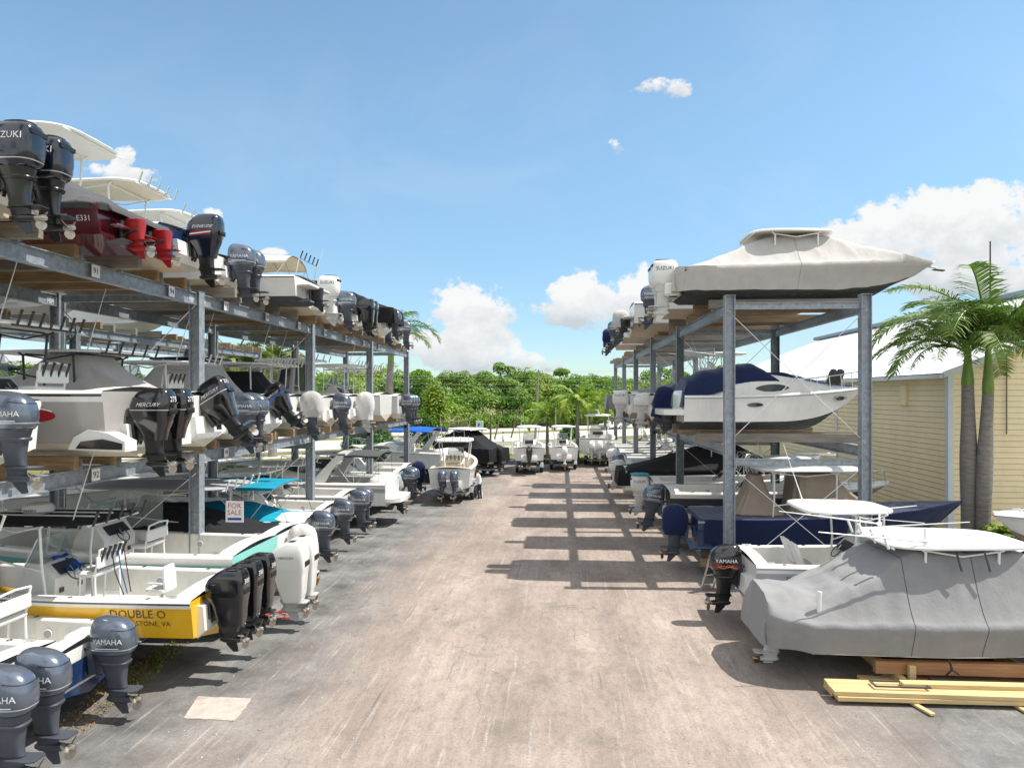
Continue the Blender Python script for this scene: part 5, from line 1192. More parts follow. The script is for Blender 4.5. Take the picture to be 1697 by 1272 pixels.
def shrub(name,label,x,y,z,r,h,n,leaf,mat,grp=None,ln=None):
    t=thing(name,label,'shrub',(x,y,z),0,grp)
    V=np.concatenate([crown_leaves((rng.uniform(-.35,.35)*r,rng.uniform(-.35,.35)*r,h*.5),(r*.75,r*.75,h*.55),n//3,leaf,8) for _ in range(3)])
    link('foliage',mesh_quads('foliage',V,mat),t)
    b=MB()
    for k in range(5): 
        a=k*1.3; b.tube([(.05*math.cos(a),.05*math.sin(a),0),(.3*r*math.cos(a),.3*r*math.sin(a),h*.35),(.5*r*math.cos(a),.5*r*math.sin(a),h*.7)],[.04,.03,.012],'bark_brown',5)
    b.build('stem',t); return t
x,y=at_depth(640,49); shrub('shrub','rounded dark green bush beyond the end of the left rack',x,y,0,2.1,3.0,5200,.13,'leaf_shrub')
x,y=at_depth(608,52); shrub('shrub','lower wide bush left of the rounded dark bush',x,y,0,2.2,3.6,4200,.13,'leaf_shrub')
x,y=at_depth(447,34); shrub('shrub','bright leafy bush under the bow of a white boat behind the left rack',-16.4,33.5,0,1.6,2.4,3500,.12,'leaf_lime')
x,y=at_depth(702,68); shrub('shrub','clipped round green shrub behind the cruiser',x,y,0,1.5,4.0,3600,.14,'leaf_shrub')
x,y=at_depth(720,70); shrub('shrub','tall narrow green shrub beside the clipped round one',x,y,0,1.4,7.2,4400,.15,'leaf_lime')
for k,(px,w,r_,h_,lb) in enumerate(((1652,24.6,.6,1.25,'yellow green shrub at the foot of the palms by the tan wall'),(1690,24.2,.7,1.35,'yellow green shrub under the white boat bow at the right edge'))):
    x,y=at_depth(px,w); shrub('shrub',lb,x,y,0,r_,h_,900,.13,'leaf_lime','shrubs along the tan wall')
# ------------------------------------------------------------------ palms
def frond(length,droop,nl,leafl,mat,twist=0.,up=.9,rach='crownshaft',stiff=.35,lw=.022):
    b=MB(); pts=[]; ang=up; x=z=0; seg=length/14; 
    for i in range(15):
        pts.append(Vector((x,0,z))); x+=seg*math.cos(ang); z+=seg*math.sin(ang); ang-=droop/14*(1+i*.08)
    b.tube(pts,[.045*(1-i/15.5)+.006 for i in range(15)],rach,5)
    for k in range(nl):
        t=.14+.86*k/nl; i=min(13,int(t*14)); f=t*14-i; p=pts[i].lerp(pts[i+1],f); d=(pts[i+1]-pts[i]).normalized(); nrm=Vector((-d.z,0,d.x))
        L=leafl*(math.sin(math.pi*min(1,t*.82+.14))**.6)*random.uniform(.85,1.1)
        for s in(-1,1):
            dirv=(Vector((0,s,0))*.85+d*random.uniform(.45,.75)+nrm*random.uniform(.05,stiff)).normalized()
            side=d*lw+nrm*lw*.5*s
            m=p+dirv*L*.5+Vector((0,0,-.03*L)); e=p+dirv*L*.92+Vector((0,0,-L*random.uniform(.12,.34)))
            b.add([p-side*.7,p+side*.7,m+side*1.15,e,m-side*1.15],[(0,1,2,4),(4,2,3)],mat)
    return b.mesh('frond',0)
def palm(label,x,y,h,r,nf,fl,mat='leaf_palm',shaft=1.5,lean=(0,0),grp=None,nl=60,leafl=.62,rot0=0.,cat='palm tree',bulge=.25,barkm='bark',prof=None,lw=.022):
    t=thing('palm_tree',label,cat,(x,y,0),0,grp); b=MB(); pts=[];rr=[]
    for i in range(15):
        k=i/14; pts.append((lean[0]*k*k,lean[1]*k*k,h*k)); rr.append(r*(1.12-.30*k+bulge*math.exp(-((k-.55)/.22)**2)+(.25*math.exp(-k*18))))
    b.tube(pts,rr,barkm,14); b.build('trunk',t); top=Vector(pts[-1])
    if shaft:
        b=MB(); b.tube([top+Vector((0,0,shaft*k)) for k in(-.02,.1,.3,.6,.9,1.0)],[r*q for q in(.80,.86,.78,.58,.42,.36)],'crownshaft',12); b.build('crownshaft',t); top=top+Vector((0,0,shaft*.95))
    ms=[frond(fl*q,dr,nl,leafl*fl/3.0,mat,up=u,lw=lw) for q,dr,u in (prof or ((1.,1.25,.85),(1.,1.45,.55),(.95,1.5,.2),(.95,.95,1.15),(.85,.5,1.38)))]
    for k in range(nf):
        a=rot0+k*2.39996; tier=k/nf; m=ms[0 if tier<.3 else 1 if tier<.6 else 2 if tier<.82 else 3 if tier<.95 else 4]
        o=link('frond',m,t,top,(random.uniform(-.35,.35),random.uniform(-.1,.1),a)); s=random.uniform(.85,1.1); o.scale=(s,s,s)
    return t
PG='royal palms at the corner of the tan building'; HP=((1.,1.45,.90),(1.,1.1,.50),(.95,1.4,1.10),(1.,1.05,1.12),(.9,.9,1.24))
x,y=at_depth(1606,25.4); palm('left palm of the pair at the tan building, thin browned crownshaft, arching fronds',x,y,6.25,.245,16,3.4,shaft=1.3,rot0=2.4,grp=PG,lean=(-.05,0),nl=58,leafl=.74,prof=HP)
x,y=at_depth(1629,25.0); palm('right palm of the pair at the tan building, thick bright green crownshaft and tall crown',x,y,5.95,.225,26,4.6,shaft=1.75,rot0=.6,grp=PG,lean=(.18,0),nl=62,leafl=.74,prof=HP)
x,y=at_depth(641,57); palm('royal palm with a pale trunk rising behind the far end of the left rack',x,y,8.7,.32,16,4.6,shaft=2.1,rot0=.3,nl=46,leafl=.8,lean=(.35,0),prof=HP)
x,y=at_depth(392,60); palm('bushy palm with stiff fronds behind the left rack, left of two',x,y,8.6,.35,30,4.2,mat='leaf_sabal',shaft=0,nl=40,leafl=.8,grp='bushy palms behind the left rack',barkm='bark',lw=.045)
x,y=at_depth(452,66); palm('bushy palm with yellowish drooping fronds behind the left rack, right of two',x,y,8.8,.35,28,4.2,mat='leaf_sabal',shaft=0,nl=40,leafl=.8,grp='bushy palms behind the left rack',barkm='bark',lw=.045)
x,y=at_depth(907,61); palm('small palm at the fence between the left and middle parked boats',x,y,3.6,.13,16,2.5,mat='leaf_lime',shaft=.5,nl=26,leafl=.75,grp='small palms along the fence',barkm='bark',lw=.05)
x,y=at_depth(957,59.5); palm('taller palm at the fence between the middle and rightmost parked boats',x,y,4.6,.15,18,3.1,mat='leaf_lime',shaft=.7,nl=28,leafl=.75,grp='small palms along the fence',barkm='bark',lw=.05)
x,y=at_depth(1003,72); palm('yellow green palm behind the radar hardtop boat',x,y,4.4,.15,16,2.7,mat='leaf_lime',shaft=.3,nl=26,leafl=.75,grp='small palms along the fence',barkm='bark',lw=.05)
x,y=at_depth(1192,66); palm('fan crowned palm above the right rack boats, left of two',x,y,7.4,.26,26,2.6,mat='leaf_sabal',shaft=0,nl=30,leafl=.8,grp='palms behind the right rack',barkm='bark',lw=.05)
x,y=at_depth(1240,70); palm('fan crowned palm beside the roof of the tan building, right of two',x,y,7.2,.26,26,2.6,mat='leaf_sabal',shaft=0,nl=30,leafl=.8,grp='palms behind the right rack',barkm='bark',lw=.05)
x,y=at_depth(945,84); shrub('shrub','dark round bush on the grass verge between the carriageways',x,y,0,1.6,2.2,1500,.2,'leaf_shrub')
# grass verge by the fence, weeds under the left rack
def tuft_field(name,label,poly,n,size,mat,hmax):
    P=np.array(poly); lo,hi=P.min(0),P.max(0); pts=[]
    while len(pts)<n:
        q=rng.uniform(lo,hi); ins=False; j=len(P)-1
        for i in range(len(P)):
            if (P[i][1]>q[1])!=(P[j][1]>q[1]) and q[0]<(P[j][0]-P[i][0])*(q[1]-P[i][1])/(P[j][1]-P[i][1])+P[i][0]: ins=not ins
            j=i
        if ins: pts.append(q)
    pts=np.array(pts); C=np.c_[pts,rng.uniform(.01,hmax,n)]; Nn=rng.normal(size=(n,3)); Nn[:,2]=np.abs(Nn[:,2])*.6; Nn/=np.linalg.norm(Nn,axis=1,keepdims=True)
    o=link(name,mesh_quads(name,quads(C,Nn,size*rng.uniform(.5,1.5,n),.25),mat)); stuff(o); tag(o,label,'ground cover'); return o
tuft_field('grass','strip of green grass along the white fence behind the parked boats',[at_depth(795,57),at_depth(1010,60),at_depth(1010,64),at_depth(795,62)],9000,.11,'leaf_grass',.12)
tuft_field('weeds','green weeds creeping out under the bottom beam of the left rack',[on_ground(150,1190),on_ground(255,1085),on_ground(300,1055),on_ground(262,1120),on_ground(215,1160)],260,.045,'leaf_lime',.06)
tuft_field('fallen_leaves','dry brown leaves and litter along the near edge of the left rack',[on_ground(80,1215),on_ground(180,1120),on_ground(330,1030),on_ground(345,1040),on_ground(215,1150),on_ground(140,1215)],1600,.035,'dry_leaf',.02)
gp=np.c_[rng.uniform(-7.5,5.5,4200),rng.uniform(10.5,34,4200),np.full(4200,.009)]; gn=rng.normal(size=(4200,3))*.35; gn[:,2]=1; gn/=np.linalg.norm(gn,axis=1,keepdims=True)
o=link('gravel',mesh_quads('gravel',quads(gp,gn,.007*rng.uniform(.5,2.2,4200)**1.3,.8),'concrete')); stuff(o); tag(o,'loose grit and small stones scattered over the worn asphalt lane','gravel')

# ------------------------------------------------------------------ storage building
BX,BY0,BY1,EZ,PT=16.2,29.7,81.0,6.86,.385; RXX=30.2; RZ=EZ+PT*(RXX-BX)
t=thing('storage_building','tan metal storage building with ribbed siding and a white standing seam roof','building',(BX,BY0,0))
b=MB(); st=.235; z=0; G=[]
while z<EZ:
    z1=min(z+st,EZ); b.add([(0,0,z),(0,BY1-BY0,z),(-.035,BY1-BY0,z+.03),(-.035,0,z+.03),(-.012,BY1-BY0,z1),(-.012,0,z1)],[(0,1,2,3),(3,2,4,5)],'siding'); z=z1
b.add([(0,0,0),(0,BY1-BY0,0),(0,BY1-BY0,EZ),(0,0,EZ)],[(0,1,2,3)],'siding'); b.build('side_wall',t,ang=0)
b=MB(); z=0; W=2*(RXX-BX)
while z<RZ-BX*0-.2:
    z1=z+st; x0=lambda q: max(0,(q-EZ)/PT)
    if W-2*x0(z1)>0: b.add([(x0(z),0,z),(W-x0(z),0,z),(W-x0(z),-.035,z+.03),(x0(z),-.035,z+.03),(W-x0(z1),-.012,z1),(x0(z1),-.012,z1)],[(0,1,2,3),(3,2,4,5)],'siding')
    z=z1
b.add([(0,.01,0),(W,.01,0),(W,.01,EZ),(W/2,.01,RZ),(0,.01,EZ)],[(0,1,2,3,4)],'siding'); b.build('gable_wall',t,ang=0)
b=MB(); ov=.45; LY_=BY1-BY0; nx=14
for s in(0,1):
    xs=lambda k: (-ov+(W/2+ov)*k) if s==0 else (W+ov-(W/2+ov)*k)
    zz=lambda k: EZ-PT*ov+.14+(PT*(W/2+ov))*k
    b.grid([[(xs(k),y,zz(k)) for y in(-.35,LY_+.35)] for k in(0,1)],'roof_white'); b.grid([[(xs(k),y,zz(k)-.12) for y in(-.35,LY_+.35)] for k in(0,1)],'roof_white')
    for y in np.arange(-.3,LY_+.3,1.2):
        b.bar((xs(0),y,zz(0)+.012),(xs(1),y,zz(1)+.012),.04,.03,'roof_white')
b.build('roof',t,ang=0)
b=MB(); b.box((W/2,LY_/2+.8,RZ+.28),(1.1,LY_+1.6,.36),'ridge_grey',ch=.06)
b.build('ridge_vent',t)
b=MB(); b.box((-.03,-.03,EZ/2),(.24,.24,EZ),'trim_white'); b.build('corner_trim',t)
b=MB(); b.box((-.52,LY_/2,EZ-.16),(.14,LY_+.7,.16),'trim_white'); b.box((-.24,LY_/2,EZ-.09),(.44,LY_+.6,.02),'trim_white'); b.build('gutter',t)
b=MB(); b.bar((-ov,-.37,EZ-PT*ov+.07),(W/2,-.37,RZ+.07),.03,.24,'trim_white'); b.bar((W+ov,-.37,EZ-PT*ov+.07),(W/2,-.37,RZ+.07),.03,.24,'trim_white'); b.build('fascia',t)
b=MB(); yy=x_on_row
b.box((-.09,3.6,EZ-.95),(.16,.55,.95),'siding',ch=.02); b.build('wall_vent',t)
for k,y in enumerate((11.5,27.)):
    b=MB(); b.tube([(-.10,y,EZ-.2),(-.10,y,.1)],.05,'trim_white',8); b.build('downspout',t)
b=MB(); b.tube([(BX+2.2,BY0-.10,8.0),(BX+2.2,BY0-.10,4.3)],.02,'plastic_dark',6); b.build('conduit',t,(-BX,-BY0,0))
x,y=at_depth(1641,31); w=thing('flag_pole','thin dark mast rising behind the right palm','mast',(x,y,0)); b=MB(); b.tube([(0,0,0),(0,0,7),(.0,0,12.9)],[.06,.05,.03],'plastic_dark',8); b.build('mast',w)

# ------------------------------------------------------------------ fence, pole, wires, signs
x0,y0=at_depth(775,66); x1,y1=at_depth(1035,74); fd=Vector((x1-x0,y1-y0,0)); FL=fd.length; fa=math.atan2(fd.y,fd.x)
t=thing('picket_fence','white picket fence along the yard edge behind the parked boats','fence',(x0,y0,0),fa)
b=MB()
for z in(.25,1.15): b.box((FL/2,0,z),(FL,.05,.09),'clean_white')
b.build('rail',t)
b=MB()
for x in np.arange(0,FL,.16): b.box((x,-.045,.68),(.055,.03,1.15),'clean_white')
b.build('pickets',t)['kind']='stuff'
pm=(lambda b:(b.box((0,0,.68),(.12,.12,1.36),'clean_white',ch=.01),b.mesh('fence_post'))[1])(MB())
for x in np.arange(0,FL+.1,2.4): link('fence_post',pm,t,(x,0,0))
x,y=at_depth(887,93); t=thing('utility_pole','tall grey wooden utility pole leaning slightly beside the road','utility pole',(x,y,0)); b=MB(); b.tube([(0,0,0),(.45,0,9.4)],[.19,.12],'bark',10); b.build('pole',t); b=MB(); b.bar((-.35,0,8.9),(1.2,0,8.9),.09,.11,'pole_wood'); b.build('crossarm',t)
wires=[(611,95),(621,95),(626,94.5),(634,95),(641,95),(655,94.8),(676,96)]
for i,(py,w) in enumerate(wires):
    b=MB(); pts=[]
    for k in range(25):
        u=lerp(-95,95,k/24); ww=w+.30*u; xx,yy_=cam_line(u,ww); zz=CAMH+(HOR-py)/FOC*w-.25+.45*((u-(-.6))/95)**2*4*((1-abs(u)/190)); pts.append((xx,yy_,zz))
    b.tube(pts,.011,'wire',4); o=b.build('power_line'); tag(o,('highest','second highest','third highest','middle','third lowest','second lowest','lowest')[i]+' of the seven thin power lines crossing in front of the wood','cable','power lines beside the road')
for px,w,h_,lean,lb in ((691,84,2.2,.2,'thin dark leaning post on the verge left of the square sign'),(700,86,4.2,.5,'slender leaning rod standing behind the cruiser'),(813,69,3.9,.05,'brown wooden post with a pale pointed top behind the fence'),(826,92,3.2,.8,'dark leaning post on the verge, left of the second leaning post'),(855,95,3.9,1.0,'dark leaning post on the verge, nearest the utility pole')):
    x,y=at_depth(px-8*lean,w); t=thing('wooden_post',lb,'post',(x,y,0),0,'posts along the road'); b=MB(); b.tube([(0,0,0),(lean,0,h_)],[.11,.09] if h_<4 else [.05,.03],'pole_wood',8); b.tube([(lean,0,h_),(lean*1.02,0,h_+.3)],[.10,.03],'pale_concrete' if px==813 else 'pole_wood',8); b.build('post',t)
x,y=at_depth(795,84); t=thing('road_sign','square white and blue sign on two thin posts by the road','sign',(x,y,0)); b=MB(); b.box((-.35,0,1.3),(.07,.07,2.6),'galvanised'); b.box((.35,0,1.3),(.07,.07,2.6),'galvanised'); b.build('post',t); b=MB(); b.box((0,-.06,2.35),(.9,.04,.9),'sign_face'); b.box((0,-.085,2.35),(.72,.006,.66),'pale_teal'); b.add([(-.25,-.09,2.1),(-.1,-.09,2.05),(.05,-.09,2.4),(-.12,-.09,2.5)],[(0,1,2,3)],'ink_blue'); b.build('sign_board',t)
# parked car far off
def car(px,w,label,mat,rz):
    x,y=at_depth(px,w); t=thing('parked_car',label,'car',(x,y,0),rz,'cars parked beyond the fence')
    b=MB(); prof=[(-2.2,.35),(-2.25,.75),(-1.9,.95),(-1.2,1.0),(-.7,1.45),(.9,1.47),(1.6,1.0),(2.1,.92),(2.25,.6),(2.2,.35)]
    b.loft([[(px_,y_*(.86 if pz>1.1 else 1),pz) for px_,pz in prof] for y_ in(-.86,-.82,.82,.86)],mat); b.build('body',t,ang=25)
    b=MB()
    for s in(-1,1): b.add([(-1.05,s*.79,1.02),(1.35,s*.79,1.02),(.85,s*.755,1.40),(-.66,s*.755,1.40)],[(0,1,2,3)],'dark_glass')
    b.add([(1.52,-.7,1.05),(1.52,.7,1.05),(.95,.64,1.43),(.95,-.64,1.43)],[(0,1,2,3)],'dark_glass'); b.add([(-1.16,-.7,1.05),(-1.16,.7,1.05),(-.73,.64,1.42),(-.73,-.64,1.42)],[(0,1,2,3)],'dark_glass'); b.build('window',t)
    wm=MB(); wm.lathe([(.18,-.1),(.31,-.1),(.32,0),(.31,.1),(.18,.1)],'tyre',ax='x'); wm.lathe([(.02,-.105),(.18,-.10)],'tube_alu',ax='x'); wme=wm.mesh('wheel')
    for sx in(-1.35,1.4):
        for s in(-1,1): link('wheel',wme,t,(sx,s*.82,.32),(0,0,math.pi/2))
car(1013,120,'white car parked beyond the road, right of the radar hardtop boat','white',R(35)); car(1022,124,'dark grey car parked beside the white car beyond the road','car_grey',R(30))

# ------------------------------------------------------------------ small things in the yard
x,y=on_ground(1172,975); t=thing('step_ladder','small aluminium step ladder leaning behind the black outboard','ladder',(x,y,0),R(-65))
b=MB()
for s in(-1,1): b.bar((.0,s*.22,0),(.42,s*.17,1.25),.06,.025,'tube_alu',up=(0,1,0)); b.bar((.80,s*.22,0),(.45,s*.17,1.22),.04,.02,'tube_alu',up=(0,1,0))
b.build('rail',t)
for k in range(4): b=MB(); q=(k+.6)/4.2; b.box((.42*q,0,1.25*q),(.09,.40,.025),'tube_alu'); b.build('step',t)
b=MB(); b.box((.43,0,1.26),(.16,.36,.04),'plastic_dark',ch=.01); b.build('cap',t)
x,y=on_ground(461,1021); b=MB(); pts=[]
for k in range(110):
    a=k*.21; r_=.30+.10*math.sin(a*.37)+.03*math.sin(a*1.7); pts.append((r_*math.cos(a)*1.15+.05*math.sin(a*.3),r_*math.sin(a),.018+.004*(k%9)))
pts+= [(pts[-1][0]-.2*q,pts[-1][1]-.12*q,.018) for q in range(1,4)]
b.tube(pts,.014,'hose_red',6); o=b.build('hose_coil',None,(x,y,0)); tag(o,'red hose coiled on the asphalt beside the three black outboards','hose')
pts=[on_ground(px,py,.015)+(.016,) for px,py in((668,828),(700,824),(730,827),(745,822),(760,829))]; b=MB(); b.tube(pts,.014,'cord_yellow',6); tag(b.build('extension_cord'),'yellow cord trailing over the asphalt to the boat on the trailer','cord')
x,y=on_ground(672,829); t=thing('bucket','white bucket with a red rag standing by the express cruiser stern','bucket',(x,y,0)); b=MB(); b.lathe([(.12,0),(.15,.36),(.16,.37),(.145,.36),(.12,.05),(0,.05)],'clean_white'); b.build('pail',t); b=MB(); b.grid([[(.18*a+.03*math.sin(c*3),.14*c,.36+.07*(1-a*a-c*c*.6)+.02*mnoise.noise((a*4,c*4,1))) for c in np.linspace(-1,1,9)] for a in np.linspace(-1,1,9)],'red'); b.build('rag',t,ang=60)
x,y=on_ground(797,823); t=thing('bucket','small white bucket at the feet of the person','bucket',(x,y,0)); b=MB(); b.lathe([(.10,0),(.13,.30),(.14,.31),(.12,.30),(.1,.04),(0,.04)],'clean_white'); b.build('pail',t); b=MB(); b.tube([(.13*math.cos(a),0,.30+.14*math.sin(a)) for a in np.linspace(0,math.pi,9)],.006,'tube_alu',5); b.build('handle',t)
# timber blocking and lumber by the grey covered boat
bx,by=GX,GY
def block(label,c,d,mat,rz=0,grp=None,name='timber_block'):
    b=MB(); b.box((0,0,0),d,mat,ch=.008); o=b.build(name,None,c); o.rotation_euler[2]=rz; tag(o,label,'timber',grp); return o
BG='timber blocking under the grey covered boat'
block('long reddish beam carrying the near side of the grey covered boat',(bx+4.6,by-1.0,.37),(6.6,.14,.26),'lumber_red',0,BG); block('long reddish beam carrying the far side of the grey covered boat',(bx+4.6,by+1.0,.37),(6.6,.14,.26),'lumber_red',0,BG)
for k,x in enumerate((bx+1.75,bx+4.6,bx+7.2)): block('upright block under the beams of the grey covered boat, '+('nearest its stern','amidships','nearest its bow')[k],(x,by,.12),(.14,2.5,.24),'lumber',0,BG)
block('short upright stub of new wood under the stern end of the near beam',(bx+1.95,by-1.18,.24),(.13,.10,.48),'lumber',0,BG)
x0,y0=on_ground(1382,1168); LG='new lumber planks stacked in front of the grey covered boat'
rows=[(0,0,'bottom front plank of the lumber stack'),(0,1,'bottom middle plank of the lumber stack'),(0,2,'bottom back plank of the lumber stack'),(1,0,'upper front plank of the lumber stack, its face in full sun'),(1,1,'upper middle plank of the lumber stack'),(1,2,'upper back plank of the lumber stack'),(2,1.2,'topmost plank lying along the lumber stack')]
for (lv,r_,lb) in rows:
    ln=4.6-.15*r_+.2*lv*(1-r_*.4); block(lb,(x0+ln/2+.02*lv+random.uniform(-.05,.12)+(.6 if lv==2 else 0),y0+.12+.21*r_,.075+.045+.092*lv),(ln-(1.4 if lv==2 else 0),.19,.088),'lumber',random.uniform(-.012,.012),LG,'lumber_plank')
block('loose plank laid askew behind the lumber stack',(x0+2.6,y0+.95,.10),(3.4,.18,.06),'lumber',R(-5),LG,'lumber_plank'); block('second loose plank lying behind the askew one',(x0+3.4,y0+1.25,.07),(3.2,.2,.07),'lumber_red',R(-2),LG,'lumber_plank')
block('dark weathered board resting on the loose planks',(x0+2.9,y0+.9,.165),(1.3,.16,.03),'canvas_dark',R(-7),LG,'lumber_plank')
for k,x in enumerate((2.3,4.2)): block('stick poking out under the lumber stack, '+('left one' if k==0 else 'right one'),(x0+x-.8,y0+.10,.04),(.10,.95,.05),'lumber',R(16-8*k),LG,'lumber_stick')
b=MB()
for s in(-1,1): b.box((0,s*.13,.012),(1.0,.035,.024),'canvas_dark'); b.box((s*.5,0,.012),(.035,.29,.024),'canvas_dark')
o=b.build('plywood_offcut',None,(x0+1.35,y0+.30,.305)); tag(o,'small dark open rectangular offcut lying on top of the lumber stack','offcut')

# ------------------------------------------------------------------ people
def person(label,x,y,rz,hgt=1.72,top='cloth_white',legs='cloth_dark',reach=.5,bend=.12,grp=None):
    t=thing('person',label,'person',(x,y,0),rz,grp)
    J=[(0,0,.93),(0,0,1.12),(bend*.6,0,1.30),(bend,0,1.46),(bend*1.15,0,1.54),(bend*1.3+.02,0,1.62),(bend*1.35+.02,0,1.72)]; Rr=[.145,.135,.15,.12,.055,.085,.075]
    E=[(0,1),(1,2),(2,3),(3,4),(4,5),(5,6)]
    def chain(root,pts,rs):
        prev=root
        for p,r_ in zip(pts,rs): J.append(p); Rr.append(r_); E.append((prev,len(J)-1)); prev=len(J)-1
        return prev
    hands=[]
    for s in(-1,1):
        chain(0,[(0,s*.10,.86),(.03+.05*s,s*.11,.48),(-.02+.06*s,s*.12,.10),(-.03+.06*s,s*.12,.045),(.10+.06*s,s*.13,.035),(.17+.06*s,s*.135,.03)],[.10,.062,.045,.042,.036,.026])
        k=chain(3,[(bend,s*.18,1.42),(bend+.10*reach,s*.23,1.16),(bend+.10+.40*reach,s*.20,1.02+.25*reach),(bend+.18+.42*reach,s*.19,1.03+.27*reach)],[.062,.045,.033,.030]); hands.append((k,s))
    for k,s in hands:
        px,py,pz=J[k]
        for q in range(4): chain(k,[(px+.06,py+(q-1.5)*.02,pz+.005),(px+.095+.008*(q in(1,2)),py+(q-1.5)*.022,pz-.012)],[.010,.008])
        chain(k,[(px+.02,py-s*.035,pz),(px+.05,py-s*.045,pz+.01)],[.011,.009])
    me=bpy.data.meshes.new('body'); me.from_pydata([Vector(j)*(hgt/1.8) for j in J],E,[]); o=bpy.data.objects.new('body',me); COL.objects.link(o)
    sm=o.modifiers.new('skin','SKIN'); ss=o.modifiers.new('sub','SUBSURF'); ss.levels=1
    for v,r_ in zip(me.skin_vertices[0].data,Rr): v.radius=(r_,r_)
    me.skin_vertices[0].data[0].use_root=True
    dg=bpy.context.evaluated_depsgraph_get(); bm_=bpy.data.meshes.new_from_object(o.evaluated_get(dg)); bpy.data.objects.remove(o)
    k=hgt/1.8
    for m in ('skin',top,legs,'rubber'): bm_.materials.append(M[m])
    for p in bm_.polygons:
        c=p.center/k; p.material_index=3 if c.z<.075 else 2 if c.z<.93 and c.x<.35 else (0 if c.z>1.49 or c.x>bend+.12+.36*reach else 1); p.use_smooth=True
    link('body',bm_,t)
    b=MB(); hx,hz=J[5][0]*k,J[5][2]*k; b.loft([[(hx-.012+x,y,z) for x,y,z in ring(0,0,hz+dz,a,a*.85,2,14)] for dz,a in((-.03,.093),(.03,.105),(.09,.098),(.125,.06),(.135,.02))],'hair'); b.build('hair',t)
    b=MB()                                                     # face: brow, nose, mouth, eyes, ears
    fx=hx+.085; b.loft([ring(fx+.012,0,hz-.03+q,.018-.5*q,.014-.2*q,2,8) for q in(-.012,.0,.03)],'skin')
    for s in(-1,1): b.lathe([(0,-.004),(.011,0),(0,.004)],'ink_black',o=(fx-.002,s*.032,hz+.005),ax='x',n=8); b.loft([ring(hx,s*.083,hz-.015+q,.016,.008,2,8) for q in(-.025,0,.025)],'skin')
    b.box((fx-.004,0,hz-.075),(.012,.045,.010),'hose_red'); b.build('face',t); return t
x,y=on_ground(795,826); person('person in a white shirt and dark trousers working at the side of the trailered boat',x,y,math.pi*.98)
x,y=at_depth(834,79); person('distant person in a pale top walking on the pavement beyond the fence',x,y,math.pi*.9,1.75,'cloth_white','vinyl_grey',.1,.02)

# ------------------------------------------------------------------ sun, sky with clouds, camera
EL,ROT=R(61.5),R(90)
sun=bpy.data.lights.new('sun','SUN'); sun.energy=4.8; sun.angle=R(.53); sun.color=(1,.95,.87)
so=bpy.data.objects.new('sun',sun); COL.objects.link(so); so.rotation_euler=(0,math.pi/2-EL,R(2)); so.location=(30,0,40)
wd=bpy.data.worlds.new('World'); scene.world=wd; wd.use_nodes=True; nt=wd.node_tree; N=nt.nodes; L=nt.links
bg=N['Background']; bg.inputs['Strength'].default_value=.15
sk=N.new('ShaderNodeTexSky'); sk.sky_type='NISHITA'; sk.sun_disc=False; sk.sun_elevation=EL; sk.sun_rotation=ROT; sk.air_density=1.0; sk.dust_density=.25; sk.ozone_density=1.6; sk.altitude=0
tc=N.new('ShaderNodeTexCoord'); mp=N.new('ShaderNodeMapping'); mp.vector_type='POINT'; mp.inputs['Rotation'].default_value=(0,0,-TH); L.new(tc.outputs['Generated'],mp.inputs[0])
sp=N.new('ShaderNodeSeparateXYZ'); L.new(mp.outputs[0],sp.inputs[0])
def ma(op,a,b_=None,c=None,clamp=False):
    n=N.new('ShaderNodeMath'); n.operation=op; n.use_clamp=clamp
    for i,v in enumerate((a,b_,c)):
        if v is None: continue
        if isinstance(v,(int,float)): n.inputs[i].default_value=v
        else: L.new(v,n.inputs[i])
    return n.outputs[0]
yy=ma('MAXIMUM',sp.outputs[1],.02); A=ma('DIVIDE',sp.outputs[0],yy); Bv=ma('DIVIDE',sp.outputs[2],yy)
cb=N.new('ShaderNodeCombineXYZ'); L.new(A,cb.inputs[0]); L.new(Bv,cb.inputs[1])
def wnoise(sc,det,ro,loc=(0,0,0),dist=0):
    m2=N.new('ShaderNodeMapping'); m2.inputs['Location'].default_value=loc; m2.inputs['Scale'].default_value=(1,1.25,1); L.new(cb.outputs[0],m2.inputs[0])
    n=N.new('ShaderNodeTexNoise'); n.inputs['Scale'].default_value=sc; n.inputs['Detail'].default_value=det; n.inputs['Roughness'].default_value=ro; n.inputs['Distortion'].default_value=dist; L.new(m2.outputs[0],n.inputs[0]); return n.outputs['Fac']
nf=wnoise(17,8,.60); nb=wnoise(6,6,.55,(3,1,0))
CL=[(782,525,74,60,1.),(770,580,92,42,.95),(850,600,90,22,.5),(975,500,82,50,1.05),(1062,500,72,54,1.),(932,512,48,30,.8),(1080,545,90,34,.8),(1555,378,150,70,1.1),(1655,370,110,66,1.1),(1430,408,100,50,1.),(1600,440,170,60,1.),(1680,470,100,50,.9),(1385,425,60,34,.7),(1085,140,46,17,.55),(1122,146,30,20,.5),(205,290,55,20,.95),(205,266,22,22,.9),(160,285,26,16,.7),(355,356,20,13,.62),(453,423,24,14,.75),(1022,240,14,12,.3),(60,600,140,30,.6),(-300,480,150,60,.9),(-700,400,200,90,1.),(2000,420,220,110,1.),(2500,520,260,120,1.)]
den=None; shade=None
